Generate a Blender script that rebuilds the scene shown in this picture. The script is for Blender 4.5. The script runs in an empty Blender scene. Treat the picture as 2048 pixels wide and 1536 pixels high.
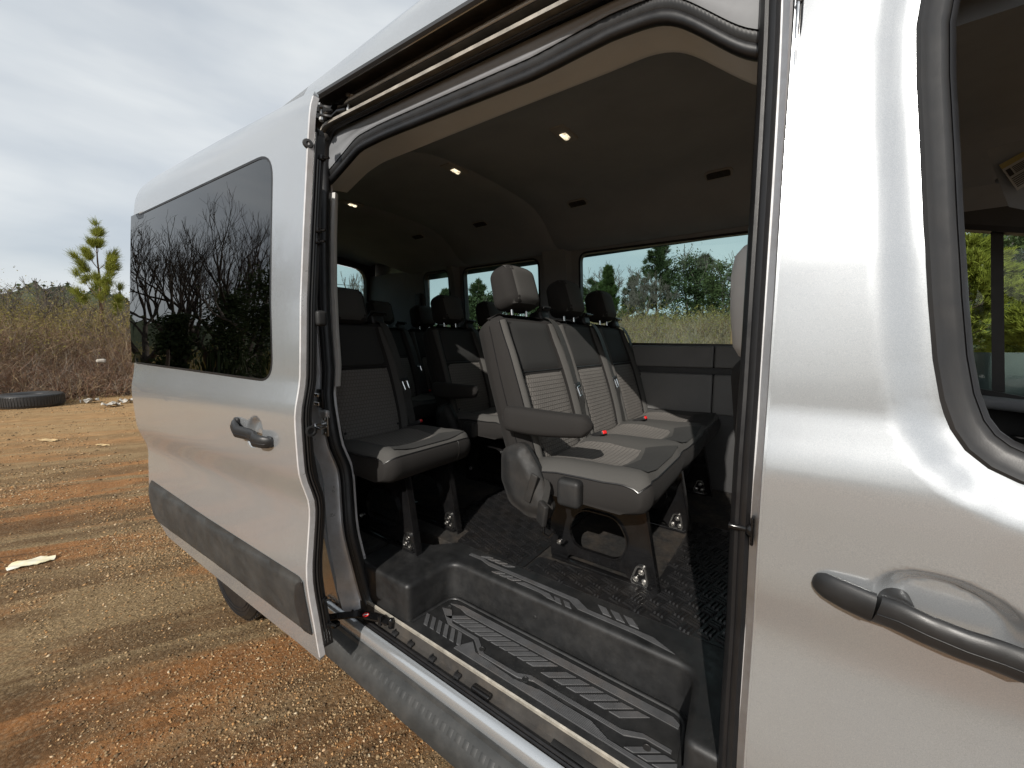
import bpy, bmesh, math, random
import numpy as np
from mathutils import Vector, Matrix
from mathutils.geometry import delaunay_2d_cdt
R = math.radians
rng = np.random.default_rng(7)
random.seed(7)
SC = bpy.context.scene
C = SC.collection

# ---------------------------------------------------------------- camera
CAM = np.array([0.0, -0.80, 1.53])
FPX, YAW, PITCH = 775.0, R(54.2), R(5.6)          # focal length in photo pixels (2048 wide)
FW = np.array([-math.cos(YAW)*math.cos(PITCH), math.sin(YAW)*math.cos(PITCH), -math.sin(PITCH)])
RT = np.array([math.sin(YAW), math.cos(YAW), 0.0])
UP = np.cross(RT, FW)
cd = bpy.data.cameras.new('camera'); cam = bpy.data.objects.new('camera', cd); C.objects.link(cam)
cd.sensor_width = 36; cd.lens = 36*FPX/2048; cd.clip_start = 0.02; cd.clip_end = 3000
M = Matrix(((RT[0], UP[0], -FW[0], CAM[0]), (RT[1], UP[1], -FW[1], CAM[1]), (RT[2], UP[2], -FW[2], CAM[2]), (0, 0, 0, 1)))
cam.matrix_world = M
SC.camera = cam

# ---------------------------------------------------------------- world, sun, exposure
SUN = np.array([0.26, -1.0, 0.66]); SUN /= np.linalg.norm(SUN)
SUN_EL = math.asin(SUN[2]); SUN_AZ = math.atan2(SUN[0], SUN[1])
W = bpy.data.worlds.new('World'); SC.world = W; W.use_nodes = True
nt = W.node_tree; nt.nodes.clear()
def N(t, typ, **kw):
    n = t.nodes.new(typ)
    for k, v in kw.items():
        if k in n.inputs.keys() if isinstance(k, str) else False: n.inputs[k].default_value = v
        else: setattr(n, k, v)
    return n
sky = N(nt, 'ShaderNodeTexSky', sky_type='NISHITA', sun_disc=False, sun_elevation=SUN_EL, sun_rotation=SUN_AZ, air_density=1.0, dust_density=2.0, ozone_density=1.0)
tc = N(nt, 'ShaderNodeTexCoord')
mp = N(nt, 'ShaderNodeMapping'); mp.inputs['Scale'].default_value = (1.0, 1.0, 3.4)
nt.links.new(tc.outputs['Generated'], mp.inputs['Vector'])
nz = N(nt, 'ShaderNodeTexNoise'); nz.inputs['Scale'].default_value = 1.7; nz.inputs['Detail'].default_value = 5; nz.inputs['Roughness'].default_value = 0.48; nz.inputs['Distortion'].default_value = 0.5
nt.links.new(mp.outputs['Vector'], nz.inputs['Vector'])
rp = N(nt, 'ShaderNodeValToRGB'); rp.color_ramp.elements[0].position = 0.30; rp.color_ramp.elements[0].color = (0.62,)*3+(1,)
rp.color_ramp.elements[1].position = 0.70; rp.color_ramp.elements[1].color = (0.96,)*3+(1,)
nt.links.new(nz.outputs['Fac'], rp.inputs['Fac'])
cl = N(nt, 'ShaderNodeMix', data_type='RGBA')
nz2 = N(nt, 'ShaderNodeTexNoise'); nz2.inputs['Scale'].default_value = 3.1; nz2.inputs['Detail'].default_value = 4
nt.links.new(mp.outputs['Vector'], nz2.inputs['Vector'])
cc = N(nt, 'ShaderNodeValToRGB'); cc.color_ramp.elements[0].position = 0.35; cc.color_ramp.elements[0].color = (6.2, 6.65, 7.05, 1)
cc.color_ramp.elements[1].position = 0.65; cc.color_ramp.elements[1].color = (7.9, 8.2, 8.3, 1)
nt.links.new(nz2.outputs['Fac'], cc.inputs['Fac'])
nt.links.new(rp.outputs['Color'], cl.inputs['Factor'])
nt.links.new(sky.outputs['Color'], cl.inputs[6]); nt.links.new(cc.outputs['Color'], cl.inputs[7])
bg = N(nt, 'ShaderNodeBackground'); bg.inputs['Strength'].default_value = 0.10
wo = N(nt, 'ShaderNodeOutputWorld')
nt.links.new(cl.outputs[2], bg.inputs['Color']); nt.links.new(bg.outputs['Background'], wo.inputs['Surface'])
sl = bpy.data.lights.new('sun', 'SUN'); sl.energy = 4.3; sl.angle = R(0.6); sl.color = (1.0, 0.945, 0.87)
so = bpy.data.objects.new('sun', sl); C.objects.link(so)
so.rotation_euler = Vector(SUN).to_track_quat('Z', 'Y').to_euler(); so.location = (3, -8, 9)
SC.view_settings.view_transform = 'Standard'; SC.view_settings.look = 'None'
SC.view_settings.exposure = 0.14; SC.view_settings.gamma = 1; SC.view_settings.use_curve_mapping = False
SC.render.engine = 'CYCLES'
SC.cycles.max_bounces = 8; SC.cycles.diffuse_bounces = 4; SC.cycles.transparent_max_bounces = 16
SC.cycles.sample_clamp_indirect = 6.0

# ---------------------------------------------------------------- measuring helpers (photo pixel -> point on a surface)
def ray(px, py): return FW*FPX + RT*(px-1024) - UP*(py-768)
def at(px, py, ax, val):
    d = ray(px, py); i = 'xyz'.index(ax); return CAM + d*((val-CAM[i])/d[i])
def polar(px, dist):
    """ground point at a horizontal distance from the camera under photo column px"""
    d = ray(px, 692); h = math.hypot(d[0], d[1]); return CAM[0]+d[0]/h*dist, CAM[1]+d[1]/h*dist

# ---------------------------------------------------------------- mesh helpers
class MB:
    def __init__(self): self.v = []; self.f = []; self.m = []
    def add(self, vs, fs, m=0):
        o = len(self.v); self.v.extend([tuple(map(float, p)) for p in vs])
        for f in fs: self.f.append(tuple(i+o for i in f)); self.m.append(m)
        return self
    def rbox(self, c, s, r=0.01, seg=2, rot=None, m=0, fn=None):
        h = np.array(s)/2.0; r = min(r, h.min()*0.999)
        a = [math.tan(t)*r for t in np.linspace(0, math.pi/4, seg+1)]
        ax = []
        for i in range(3):
            k = h[i]-r; L = [-(k+t) for t in reversed(a)] + [k+t for t in a]; ax.append(L)
        idx = {}; vs = []; fs = []
        def vert(p):
            key = tuple(round(t, 7) for t in p)
            if key not in idx:
                q = np.array(p); core = np.clip(q, -(h-r), h-r); d = q-core; n = np.linalg.norm(d)
                q = core + d/n*r if n > 1e-9 else q
                if fn: q = np.array(fn(q))
                if rot is not None: q = np.array(rot @ Vector(q))
                idx[key] = len(vs); vs.append(q+np.array(c))
            return idx[key]
        for i in range(3):
            j, k = (i+1) % 3, (i+2) % 3
            for sgn in (-1, 1):
                for p in range(len(ax[j])-1):
                    for q in range(len(ax[k])-1):
                        cs = []
                        for (u, w) in ((p, q), (p+1, q), (p+1, q+1), (p, q+1)):
                            pt = [0, 0, 0]; pt[i] = sgn*h[i]; pt[j] = ax[j][u]; pt[k] = ax[k][w]; cs.append(vert(pt))
                        if sgn < 0: cs.reverse()
                        if len(set(cs)) == 4: fs.append(cs)
        return self.add(vs, fs, m)
    def box(self, c, s, rot=None, m=0):
        h = np.array(s)/2.0
        vs = [(x*h[0], y*h[1], z*h[2]) for x in (-1, 1) for y in (-1, 1) for z in (-1, 1)]
        vs = [np.array(c)+(np.array(rot @ Vector(v)) if rot is not None else np.array(v)) for v in vs]
        return self.add(vs, [(0, 1, 3, 2), (4, 6, 7, 5), (0, 4, 5, 1), (2, 3, 7, 6), (0, 2, 6, 4), (1, 5, 7, 3)], m)
    def loft(self, rows, closed=True, cap=True, m=0, mf=None):
        n = len(rows[0]); vs = [p for r in rows for p in r]; fs = []; ms = []
        for i in range(len(rows)-1):
            for j in range(n if closed else n-1):
                k = (j+1) % n
                fs.append((i*n+j, i*n+k, (i+1)*n+k, (i+1)*n+j)); ms.append(mf(i, j) if mf else m)
        if cap and closed:
            fs.append(tuple(range(n-1, -1, -1))); ms.append(mf(-1, 0) if mf else m)
            fs.append(tuple((len(rows)-1)*n+j for j in range(n))); ms.append(mf(-2, 0) if mf else m)
        o = len(self.v); self.v.extend([tuple(map(float, p)) for p in vs])
        for f, mm in zip(fs, ms): self.f.append(tuple(i+o for i in f)); self.m.append(mm)
        return self
    def tube(self, pts, rad, n=8, m=0, cap=True):
        pts = [np.array(p, float) for p in pts]; k = len(pts)
        rad = [rad]*k if np.isscalar(rad) else rad
        rows = []; u = None
        for i in range(k):
            t = pts[min(i+1, k-1)]-pts[max(i-1, 0)]; t /= np.linalg.norm(t)+1e-12
            if u is None:
                u = np.cross(t, (0, 0, 1) if abs(t[2]) < 0.9 else (1, 0, 0))
            u = u - t*(u@t); u /= np.linalg.norm(u)+1e-12; w = np.cross(t, u)
            rows.append([pts[i]+rad[i]*(math.cos(a)*u+math.sin(a)*w) for a in np.arange(n)*2*math.pi/n])
        return self.loft(rows, True, cap, m)
    def sweep(self, pts, prof, b, closed=False, pclosed=True, m=0, cap=True, scale=None):
        """profile (n, b) swept along pts; b = fixed binormal, n = b x tangent"""
        pts = [np.array(p, float) for p in pts]; k = len(pts); b = np.array(b, float); rows = []
        for i in range(k):
            if closed: t0, t1 = pts[i]-pts[i-1], pts[(i+1) % k]-pts[i]
            else: t0, t1 = pts[i]-pts[max(i-1, 0)], pts[min(i+1, k-1)]-pts[i]
            t0 = t0/(np.linalg.norm(t0)+1e-12); t1 = t1/(np.linalg.norm(t1)+1e-12)
            t = t0+t1; t /= np.linalg.norm(t)+1e-12
            n = np.cross(b, t); n /= np.linalg.norm(n)+1e-12
            c = 1.0 if (not closed and i in (0, k-1)) else 1/max(0.5, math.sqrt(max(0.0, (1+float(t0@t1))/2)))
            s = 1.0 if scale is None else scale[i]
            rows.append([pts[i]+n*p[0]*c*s+b*p[1]*s for p in prof])
        if closed: rows.append(rows[0])
        return self.loft(rows, pclosed, cap and not closed, m)
    def prism(self, poly, fn0, fn1, m=0):
        n = len(poly); vs = [fn0(*p) for p in poly]+[fn1(*p) for p in poly]
        fs = [tuple(range(n-1, -1, -1)), tuple(range(n, 2*n))]+[(i, (i+1) % n, n+(i+1) % n, n+i) for i in range(n)]
        return self.add(vs, fs, m)
    def lathe(self, prof, c, axis, n=24, m=0):
        """prof (r, h) turned about axis through c"""
        a = np.array(axis, float); a /= np.linalg.norm(a); u = np.cross(a, (0, 0, 1) if abs(a[2]) < 0.9 else (1, 0, 0)); u /= np.linalg.norm(u); w = np.cross(a, u)
        rows = [[np.array(c)+a*h+r*(math.cos(t)*u+math.sin(t)*w) for t in np.arange(n)*2*math.pi/n] for r, h in prof]
        return self.loft(rows, True, True, m)
    def mesh(self, name, mats, smooth=40):
        me = bpy.data.meshes.new(name); me.from_pydata(self.v, [], self.f)
        for mt in (mats if isinstance(mats, (list, tuple)) else [mats]): me.materials.append(mt)
        me.polygons.foreach_set('material_index', np.array(self.m, dtype=np.int32))
        fix_normals(me)
        if smooth:
            me.polygons.foreach_set('use_smooth', np.ones(len(me.polygons), dtype=bool))
            me.set_sharp_from_angle(angle=R(smooth))
        me.update(); return me
def fix_normals(me):
    if len(me.polygons) > 60000: return
    bm = bmesh.new(); bm.from_mesh(me); bmesh.ops.recalc_face_normals(bm, faces=bm.faces); bm.to_mesh(me); bm.free()

def link(name, me, parent=None):
    o = bpy.data.objects.new(name, me); C.objects.link(o)
    if parent is not None:
        o.parent = parent
        if parent.parent is None: o.matrix_parent_inverse = Matrix.Translation(-parent.location)
    return o
def part(name, mb, mats, parent, smooth=40, label=None, kind=None):
    o = link(name, mb.mesh(name, mats, smooth), parent)
    if label: o['label'] = label
    if kind: o['kind'] = kind
    return o
def tag(o, label, cat, group=None):
    o['label'] = label; o['category'] = cat
    if group: o['group'] = group
    return o
def thing(name, loc, label, cat, group=None):
    o = bpy.data.objects.new(name, None); C.objects.link(o); o.location = loc; o.empty_display_size = 0.1
    return tag(o, label, cat, group)
def struct(name, me):
    o = link(name, me); o['kind'] = 'structure'; return o
def copy_tree(o, parent=None):
    c = o.copy(); C.objects.link(c)
    if parent is not None: c.parent = parent; c.matrix_parent_inverse = o.matrix_parent_inverse.copy()
    for ch in list(o.children): copy_tree(ch, c)
    return c
def rpoly(pts, r, seg=5):
    """round the corners of a 2-D polygon"""
    out = []; n = len(pts)
    for i in range(n):
        p = np.array(pts[i], float); a = np.array(pts[i-1], float)-p; b = np.array(pts[(i+1) % n], float)-p
        la, lb = np.linalg.norm(a), np.linalg.norm(b); rr = r[i] if isinstance(r, (list, tuple)) else r
        if rr <= 0: out.append(tuple(p)); continue
        a /= la; b /= lb; ang = math.acos(max(-1, min(1, float(a@b)))); d = min(rr/math.tan(ang/2), la*0.49, lb*0.49)
        p0, p1 = p+a*d, p+b*d
        for t in np.linspace(0, 1, seg+1): out.append(tuple((1-t)**2*p0+2*t*(1-t)*p+t*t*p1))
    return out
def inpoly(x, y, poly):
    c = False; j = len(poly)-1
    for i in range(len(poly)):
        xi, yi = poly[i]; xj, yj = poly[j]
        if (yi > y) != (yj > y) and x < (xj-xi)*(y-yi)/(yj-yi)+xi: c = not c
        j = i
    return c
def densify(poly, step):
    out = []
    for i in range(len(poly)):
        a = np.array(poly[i], float); b = np.array(poly[(i+1) % len(poly)], float); k = max(1, int(np.linalg.norm(b-a)/step))
        for t in range(k): out.append(tuple(a+(b-a)*t/k))
    return out
def polydist(x, y, poly):
    P = np.array(poly); Q = np.roll(P, -1, 0); d = Q-P; L = (d*d).sum(1)+1e-12
    t = np.clip(((x-P[:, 0])*d[:, 0]+(y-P[:, 1])*d[:, 1])/L, 0, 1)
    return float(np.sqrt(((P+d*t[:, None]-(x, y))**2).sum(1)).min())
def panel(name, outer, holes, fn, mats, parent, step=0.03, thick=0.02, back_m=0, rim_m=0, sgn=1, smooth=True, label=None, kind=None, fine=None):
    """sheet over the 2-D outline with holes, mapped by fn(s, z) -> xyz, given thickness along its normal; exact smooth normals"""
    outer = densify(outer, step); holes = [densify(h, step*0.7) for h in holes]
    pts = []; edges = []
    for ring in [outer]+holes:
        o = len(pts); pts += ring; edges += [(o+i, o+(i+1) % len(ring)) for i in range(len(ring))]
    xs = [p[0] for p in outer]; ys = [p[1] for p in outer]
    nb = len(pts)
    for gx in np.arange(min(xs)+step/2, max(xs), step):
        for gy in np.arange(min(ys)+step/2, max(ys), step):
            if inpoly(gx, gy, outer) and not any(inpoly(gx, gy, h) for h in holes):
                if min(polydist(gx, gy, r) for r in [outer]+holes) > step*0.45: pts.append((gx, gy))
    if fine:
      for fx0, fx1, fy0, fy1, fs in ([fine] if np.isscalar(fine[0]) else fine):
        pts = pts[:nb]+[p for p in pts[nb:] if not (fx0 < p[0] < fx1 and fy0 < p[1] < fy1)]
        for gx in np.arange(fx0+fs/2, fx1, fs):
            for gy in np.arange(fy0+fs/2, fy1, fs):
                if inpoly(gx, gy, outer) and not any(inpoly(gx, gy, h) for h in holes) and min(polydist(gx, gy, r) for r in [outer]+holes) > fs*0.5: pts.append((gx, gy))
    res = delaunay_2d_cdt([Vector(p) for p in pts], edges, [], 0, 1e-6)
    V2 = [(v[0], v[1]) for v in res[0]]
    tris = []
    for f in res[2]:
        cx = sum(V2[i][0] for i in f)/3; cy = sum(V2[i][1] for i in f)/3
        if inpoly(cx, cy, outer) and not any(inpoly(cx, cy, h) for h in holes): tris.append(tuple(f))
    e = 0.002; P = []; Nn = []
    for x, y in V2:
        a = np.array(fn(x, y)); du = np.array(fn(x+e, y))-np.array(fn(x-e, y)); dv = np.array(fn(x, y+e))-np.array(fn(x, y-e))
        n = np.cross(du, dv)*sgn; n /= np.linalg.norm(n)+1e-12; P.append(a); Nn.append(n)
    nv = len(P); verts = list(P); nor = list(Nn); faces = []; mi = []
    def area(t):
        (x0, y0), (x1, y1), (x2, y2) = (V2[i] for i in t); return (x1-x0)*(y2-y0)-(x2-x0)*(y1-y0)
    for t in tris:
        if area(t)*sgn < 0: t = t[::-1]
        faces.append(t); mi.append(0)
    if thick:
        verts += [p-n*thick for p, n in zip(P, Nn)]; nor += [-n for n in Nn]
        for t in tris:
            if area(t)*sgn > 0: t = t[::-1]
            faces.append(tuple(i+nv for i in t)); mi.append(back_m)
        cnt = {}
        for t in tris:
            t = t if area(t)*sgn > 0 else t[::-1]
            for i in range(3): cnt[(t[i], t[(i+1) % 3])] = 1
        for (i, j) in list(cnt):
            if (j, i) in cnt: continue
            o = len(verts); q = [P[i], P[j], P[j]-Nn[j]*thick, P[i]-Nn[i]*thick]
            nn = np.cross(q[3]-q[0], q[1]-q[0]); nn /= np.linalg.norm(nn)+1e-12
            verts += q; nor += [nn]*4; faces.append((o, o+3, o+2, o+1)); mi.append(rim_m)
    me = bpy.data.meshes.new(name); me.from_pydata([tuple(v) for v in verts], [], faces)
    for mt in (mats if isinstance(mats, (list, tuple)) else [mats]): me.materials.append(mt)
    me.polygons.foreach_set('material_index', np.array(mi, dtype=np.int32))
    me.polygons.foreach_set('use_smooth', np.ones(len(faces), dtype=bool))
    me.normals_split_custom_set_from_vertices([tuple(n) for n in nor])
    me.update()
    o = link(name, me, parent)
    if label: o['label'] = label
    if kind: o['kind'] = kind
    return o
# ---------------------------------------------------------------- materials
def newmat(name):
    m = bpy.data.materials.new(name); m.use_nodes = True; t = m.node_tree
    return m, t, t.nodes['Principled BSDF']
def lk(t, a, b): t.links.new(a, b)
def noise(t, scale, detail=4, rough=0.55, vec=None, dist=0.0):
    n = t.nodes.new('ShaderNodeTexNoise'); n.inputs['Scale'].default_value = scale; n.inputs['Detail'].default_value = detail
    n.inputs['Roughness'].default_value = rough; n.inputs['Distortion'].default_value = dist
    if vec is not None: lk(t, vec, n.inputs['Vector'])
    return n
def ramp(t, fac, stops):
    r = t.nodes.new('ShaderNodeValToRGB'); e = r.color_ramp.elements
    while len(e) < len(stops): e.new(0.5)
    for el, (p, c) in zip(e, stops):
        el.position = p; el.color = (c, c, c, 1) if np.isscalar(c) else tuple(c)+(1,)
    lk(t, fac, r.inputs['Fac']); return r
def mix(t, fac, a, b, blend='MIX'):
    n = t.nodes.new('ShaderNodeMix'); n.data_type = 'RGBA'; n.blend_type = blend
    for v, i in ((fac, 0), (a, 6), (b, 7)):
        if hasattr(v, 'is_output'): lk(t, v, n.inputs[i])
        else: n.inputs[i].default_value = v if i == 0 else (tuple(v)+(1,) if len(v) == 3 else v)
    return n.outputs[2]
def objco(t):
    return t.nodes.new('ShaderNodeTexCoord').outputs['Object']
def mapped(t, scale, rot=(0, 0, 0), src=None, tex=False):
    m = t.nodes.new('ShaderNodeMapping')
    if tex: m.vector_type = 'TEXTURE'
    m.inputs['Scale'].default_value = scale; m.inputs['Rotation'].default_value = rot
    lk(t, src if src is not None else objco(t), m.inputs['Vector']); return m.outputs['Vector']
def bump(t, h, strength, dist, b, prev=None):
    n = t.nodes.new('ShaderNodeBump'); n.inputs['Strength'].default_value = strength; n.inputs['Distance'].default_value = dist
    lk(t, h, n.inputs['Height'])
    if prev is not None: lk(t, prev, n.inputs['Normal'])
    if b is not None: lk(t, n.outputs['Normal'], b.inputs['Normal'])
    return n.outputs['Normal']
def pmat(name, col, rough=0.5, metal=0.0, var=0.2, vscale=6.0, bs=0.15, bscale=300, bd=0.001, coat=0.0, spec=0.5, dust=0.0, dcol=(0.30, 0.22, 0.15), rvar=0.1):
    """plain surface: base colour with grain, fine relief, uneven gloss and optional dust"""
    m, t, b = newmat(name); v = objco(t)
    n1 = noise(t, vscale, 6, 0.6, v)
    c0 = tuple(c*(1-var) for c in col); c1 = tuple(min(1, c*(1+var)) for c in col)
    col_o = ramp(t, n1.outputs['Fac'], [(0.3, c0), (0.7, c1)]).outputs['Color']
    if dust > 0:
        nd = noise(t, 9, 8, 0.7, v); fd = ramp(t, nd.outputs['Fac'], [(0.45, 0.0), (0.75, dust)])
        col_o = mix(t, fd.outputs['Color'], col_o, dcol)
    lk(t, col_o, b.inputs['Base Color'])
    b.inputs['Metallic'].default_value = metal; b.inputs['Specular IOR Level'].default_value = spec
    nr = noise(t, vscale*2.3, 5, 0.6, v); rr = ramp(t, nr.outputs['Fac'], [(0.3, max(0, rough-rvar)), (0.7, min(1, rough+rvar))])
    lk(t, rr.outputs['Color'], b.inputs['Roughness'])
    if coat: b.inputs['Coat Weight'].default_value = coat; b.inputs['Coat Roughness'].default_value = 0.04
    if bs: bump(t, noise(t, bscale, 3, 0.6, v).outputs['Fac'], bs, bd, b)
    return m

def make_paint():
    m, t, b = newmat('silver_paint'); v = objco(t)
    fl = noise(t, 900, 2, 0.6, v); big = noise(t, 2.2, 5, 0.6, v)
    c = ramp(t, fl.outputs['Fac'], [(0.3, (0.40, 0.420, 0.438)), (0.7, (0.53, 0.551, 0.570))]).outputs['Color']
    nd = noise(t, 5, 9, 0.72, mapped(t, (1, 1, 0.7)))
    c = mix(t, ramp(t, nd.outputs['Fac'], [(0.48, 0.0), (0.85, 0.10)]).outputs['Color'], c, (0.34, 0.27, 0.20))
    lk(t, c, b.inputs['Base Color']); b.inputs['Metallic'].default_value = 0.66
    lk(t, ramp(t, big.outputs['Fac'], [(0.3, 0.20), (0.7, 0.26)]).outputs['Color'], b.inputs['Roughness'])
    b.inputs['Coat Weight'].default_value = 0.75
    lk(t, ramp(t, nd.outputs['Fac'], [(0.4, 0.03), (0.8, 0.08)]).outputs['Color'], b.inputs['Coat Roughness'])
    bump(t, fl.outputs['Fac'], 0.06, 0.0006, b)
    return m
PAINT = make_paint()
PAINT_IN = pmat('jamb_paint', (0.66, 0.66, 0.67), 0.36, 0.35, 0.12, 8, 0.08, 700, coat=0.4, dust=0.4)
BLACK = pmat('black_plastic', (0.016, 0.0165, 0.0175), 0.5, 0, 0.25, 7, 0.25, 900, 0.0006, dust=0.04)
MOULD = pmat('grained_plastic', (0.028, 0.0292, 0.029), 0.52, 0, 0.25, 9, 0.35, 1100, 0.0006, dust=0.12, dcol=(0.17, 0.15, 0.13))
RUBBER = pmat('seal_rubber', (0.010, 0.010, 0.011), 0.4, 0, 0.2, 10, 0.1, 500, dust=0.015)
RUBBER2 = pmat('window_rubber', (0.020, 0.020, 0.0205), 0.42, 0, 0.15, 10, 0.1, 500, dust=0.02)
GLOSSBLACK = pmat('black_enamel', (0.007, 0.007, 0.0075), 0.16, 0, 0.3, 14, 0.04, 200, coat=0.25, dust=0.015, spec=0.3, rvar=0.06)
STEEL = pmat('steel', (0.55, 0.54, 0.52), 0.30, 1.0, 0.15, 20, 0.1, 300)
CHROME = pmat('chrome', (0.75, 0.75, 0.75), 0.13, 1.0, 0.08, 20, 0.02, 300)
RAILROD = pmat('rail_rod', (0.42, 0.41, 0.39), 0.35, 0.3, 0.15, 20, 0.1, 300, coat=0.3)
DIRTYSTEEL = pmat('dusty_flange', (0.31, 0.29, 0.25), 0.5, 0.15, 0.35, 25, 0.5, 120, 0.002, dust=0.35)
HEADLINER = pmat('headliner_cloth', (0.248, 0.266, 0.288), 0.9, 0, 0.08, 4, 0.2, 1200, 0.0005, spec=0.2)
HEADLIP = pmat('headliner_edge', (0.72, 0.73, 0.735), 0.85, 0, 0.06, 4, 0.2, 1200, 0.0005, spec=0.2)  # headliner cloth made paler: bounce light along the edge put into the colour
TRIMGREY = pmat('grey_trim', (0.20, 0.206, 0.216), 0.6, 0, 0.1, 6, 0.3, 1100, 0.0005)
PANELGREY = pmat('wall_panel', (0.15, 0.148, 0.145), 0.6, 0, 0.06, 6, 0.3, 1100, 0.0005)
VENTGREY = pmat('vent_plastic', (0.24, 0.236, 0.228), 0.6, 0, 0.06, 6, 0.2, 1100, 0.0005)
TRIMDARK = pmat('dark_trim', (0.040, 0.040, 0.041), 0.65, 0, 0.12, 6, 0.3, 1100, 0.0005)
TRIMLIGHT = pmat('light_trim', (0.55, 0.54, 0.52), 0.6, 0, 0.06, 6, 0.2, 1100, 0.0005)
CHANNEL = pmat('dirty_channel', (0.035, 0.032, 0.029), 0.7, 0, 0.4, 12, 0.4, 150, 0.001, dust=0.35, dcol=(0.14, 0.11, 0.08))
CARPET = pmat('carpet', (0.028, 0.0275, 0.027), 0.95, 0, 0.35, 60, 0.9, 900, 0.002, spec=0.1, dust=0.15)
TRAY = pmat('step_plastic', (0.013, 0.0134, 0.0140), 0.48, 0, 0.35, 11, 0.25, 500, 0.0008, dust=0.08, dcol=(0.17, 0.16, 0.145), rvar=0.14)
RED = pmat('red_plastic', (0.75, 0.02, 0.02), 0.4, 0, 0.05, 10, 0.0)
WHITE = pmat('white_print', (0.8, 0.8, 0.8), 0.5, 0, 0.03, 10, 0.0)
HANDLE = pmat('handle_plastic', (0.013, 0.0133, 0.014), 0.42, 0, 0.15, 14, 0.3, 900, 0.0005, dust=0.02)
GREYPL = pmat('grey_plastic', (0.018, 0.0185, 0.019), 0.55, 0, 0.2, 14, 0.3, 900, 0.0006, dust=0.05, spec=0.35)
BELT = pmat('belt_webbing', (0.042, 0.041, 0.039), 0.6, 0, 0.15, 30, 0.4, 900, 0.0006)
def make_rib(name, col, rough, ax, freq, dust=0.3):
    m, t, b = newmat(name); v = objco(t)
    n1 = noise(t, 14, 7, 0.65, v)
    c = ramp(t, n1.outputs['Fac'], [(0.3, tuple(x*0.75 for x in col)), (0.7, tuple(x*1.25 for x in col))]).outputs['Color']
    nd = noise(t, 6, 8, 0.7, v); c = mix(t, ramp(t, nd.outputs['Fac'], [(0.52, 0.0), (0.78, dust)]).outputs['Color'], c, (0.26, 0.17, 0.10))
    lk(t, c, b.inputs['Base Color']); b.inputs['Roughness'].default_value = rough
    w = t.nodes.new('ShaderNodeTexWave'); w.wave_type = 'BANDS'; w.bands_direction = ax; w.inputs['Scale'].default_value = freq
    lk(t, v, w.inputs['Vector']); bump(t, w.outputs['Fac'], 0.5, 0.0012, b); return m
PAD = make_rib('ribbed_tread', (0.074, 0.075, 0.078), 0.5, 'Y', 75, 0.16)
MAT = pmat('mat_rubber', (0.009, 0.009, 0.0098), 0.45, 0, 0.35, 20, 0.2, 400, 0.001, dust=0.05, dcol=(0.16, 0.12, 0.08))
def add_grit(m, col, lo=0.60):
    """sandy specks trodden into patches of the surface"""
    t = m.node_tree; b = t.nodes['Principled BSDF']; v = objco(t); src = b.inputs['Base Color'].links[0].from_socket
    f1 = ramp(t, noise(t, 330, 3, 0.7, v).outputs['Fac'], [(lo, 0.0), (lo+0.05, 1.0)]); f2 = ramp(t, noise(t, 5.5, 4, 0.6, v).outputs['Fac'], [(0.42, 0.0), (0.62, 1.0)])
    mu = t.nodes.new('ShaderNodeMath'); mu.operation = 'MULTIPLY'; lk(t, f1.outputs['Color'], mu.inputs[0]); lk(t, f2.outputs['Color'], mu.inputs[1])
    lk(t, mix(t, mu.outputs[0], src, col), b.inputs['Base Color'])
add_grit(MAT, (0.24, 0.17, 0.10), 0.68); add_grit(CARPET, (0.22, 0.17, 0.11), 0.69); add_grit(TRAY, (0.20, 0.17, 0.14), 0.67)
def make_fabric(name, col, kind):
    m, t, b = newmat(name); v = objco(t); b.inputs['Roughness'].default_value = 0.85; b.inputs['Specular IOR Level'].default_value = 0.15
    b.inputs['Sheen Weight'].default_value = 0.015; b.inputs['Sheen Roughness'].default_value = 0.5
    n1 = noise(t, 900, 2, 0.7, v); n2 = noise(t, 9, 5, 0.6, v)
    c = ramp(t, n1.outputs['Fac'], [(0.3, tuple(x*0.78 for x in col)), (0.7, tuple(x*1.2 for x in col))]).outputs['Color']
    c = mix(t, ramp(t, n2.outputs['Fac'], [(0.3, 0.0), (0.8, 0.25)]).outputs['Color'], c, tuple(x*0.8 for x in col))
    nb = bump(t, n1.outputs['Fac'], 0.25, 0.0006, None)
    if kind:
        # woven pockets: little rounded cells on an offset grid in the panel's own (Y, Z) frame
        uv = t.nodes.new('ShaderNodeUVMap'); mp_ = mapped(t, (1, 1, 1), src=uv.outputs['UV'])
        br = t.nodes.new('ShaderNodeTexBrick'); br.offset = 0.5; br.squash = 1.0
        br.inputs['Scale'].default_value = 1.0; br.inputs['Brick Width'].default_value = 0.0165; br.inputs['Row Height'].default_value = 0.0185
        br.inputs['Mortar Size'].default_value = 0.0030; br.inputs['Mortar Smooth'].default_value = 1.0
        br.inputs['Color1'].default_value = (1, 1, 1, 1); br.inputs['Color2'].default_value = (0.86, 0.86, 0.86, 1); br.inputs['Mortar'].default_value = (0.0, 0.0, 0.0, 1)
        lk(t, mp_, br.inputs['Vector'])
        c = mix(t, br.outputs['Color'], tuple(x*0.64 for x in col), c)
        nb = bump(t, br.outputs['Color'], 0.7, 0.0028, None, nb)
    lk(t, c, b.inputs['Base Color']); lk(t, nb, b.inputs['Normal']); return m
FAB_SIDE = make_fabric('dark_fabric', (0.025, 0.0235, 0.0225), 0)
FAB_TOP = make_fabric('grey_fabric', (0.076, 0.074, 0.070), 0)
FAB_UP = make_fabric('charcoal_fabric', (0.042, 0.042, 0.041), 0)
FAB_PAT = make_fabric('patterned_fabric', (0.182, 0.170, 0.157), 1)
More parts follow.
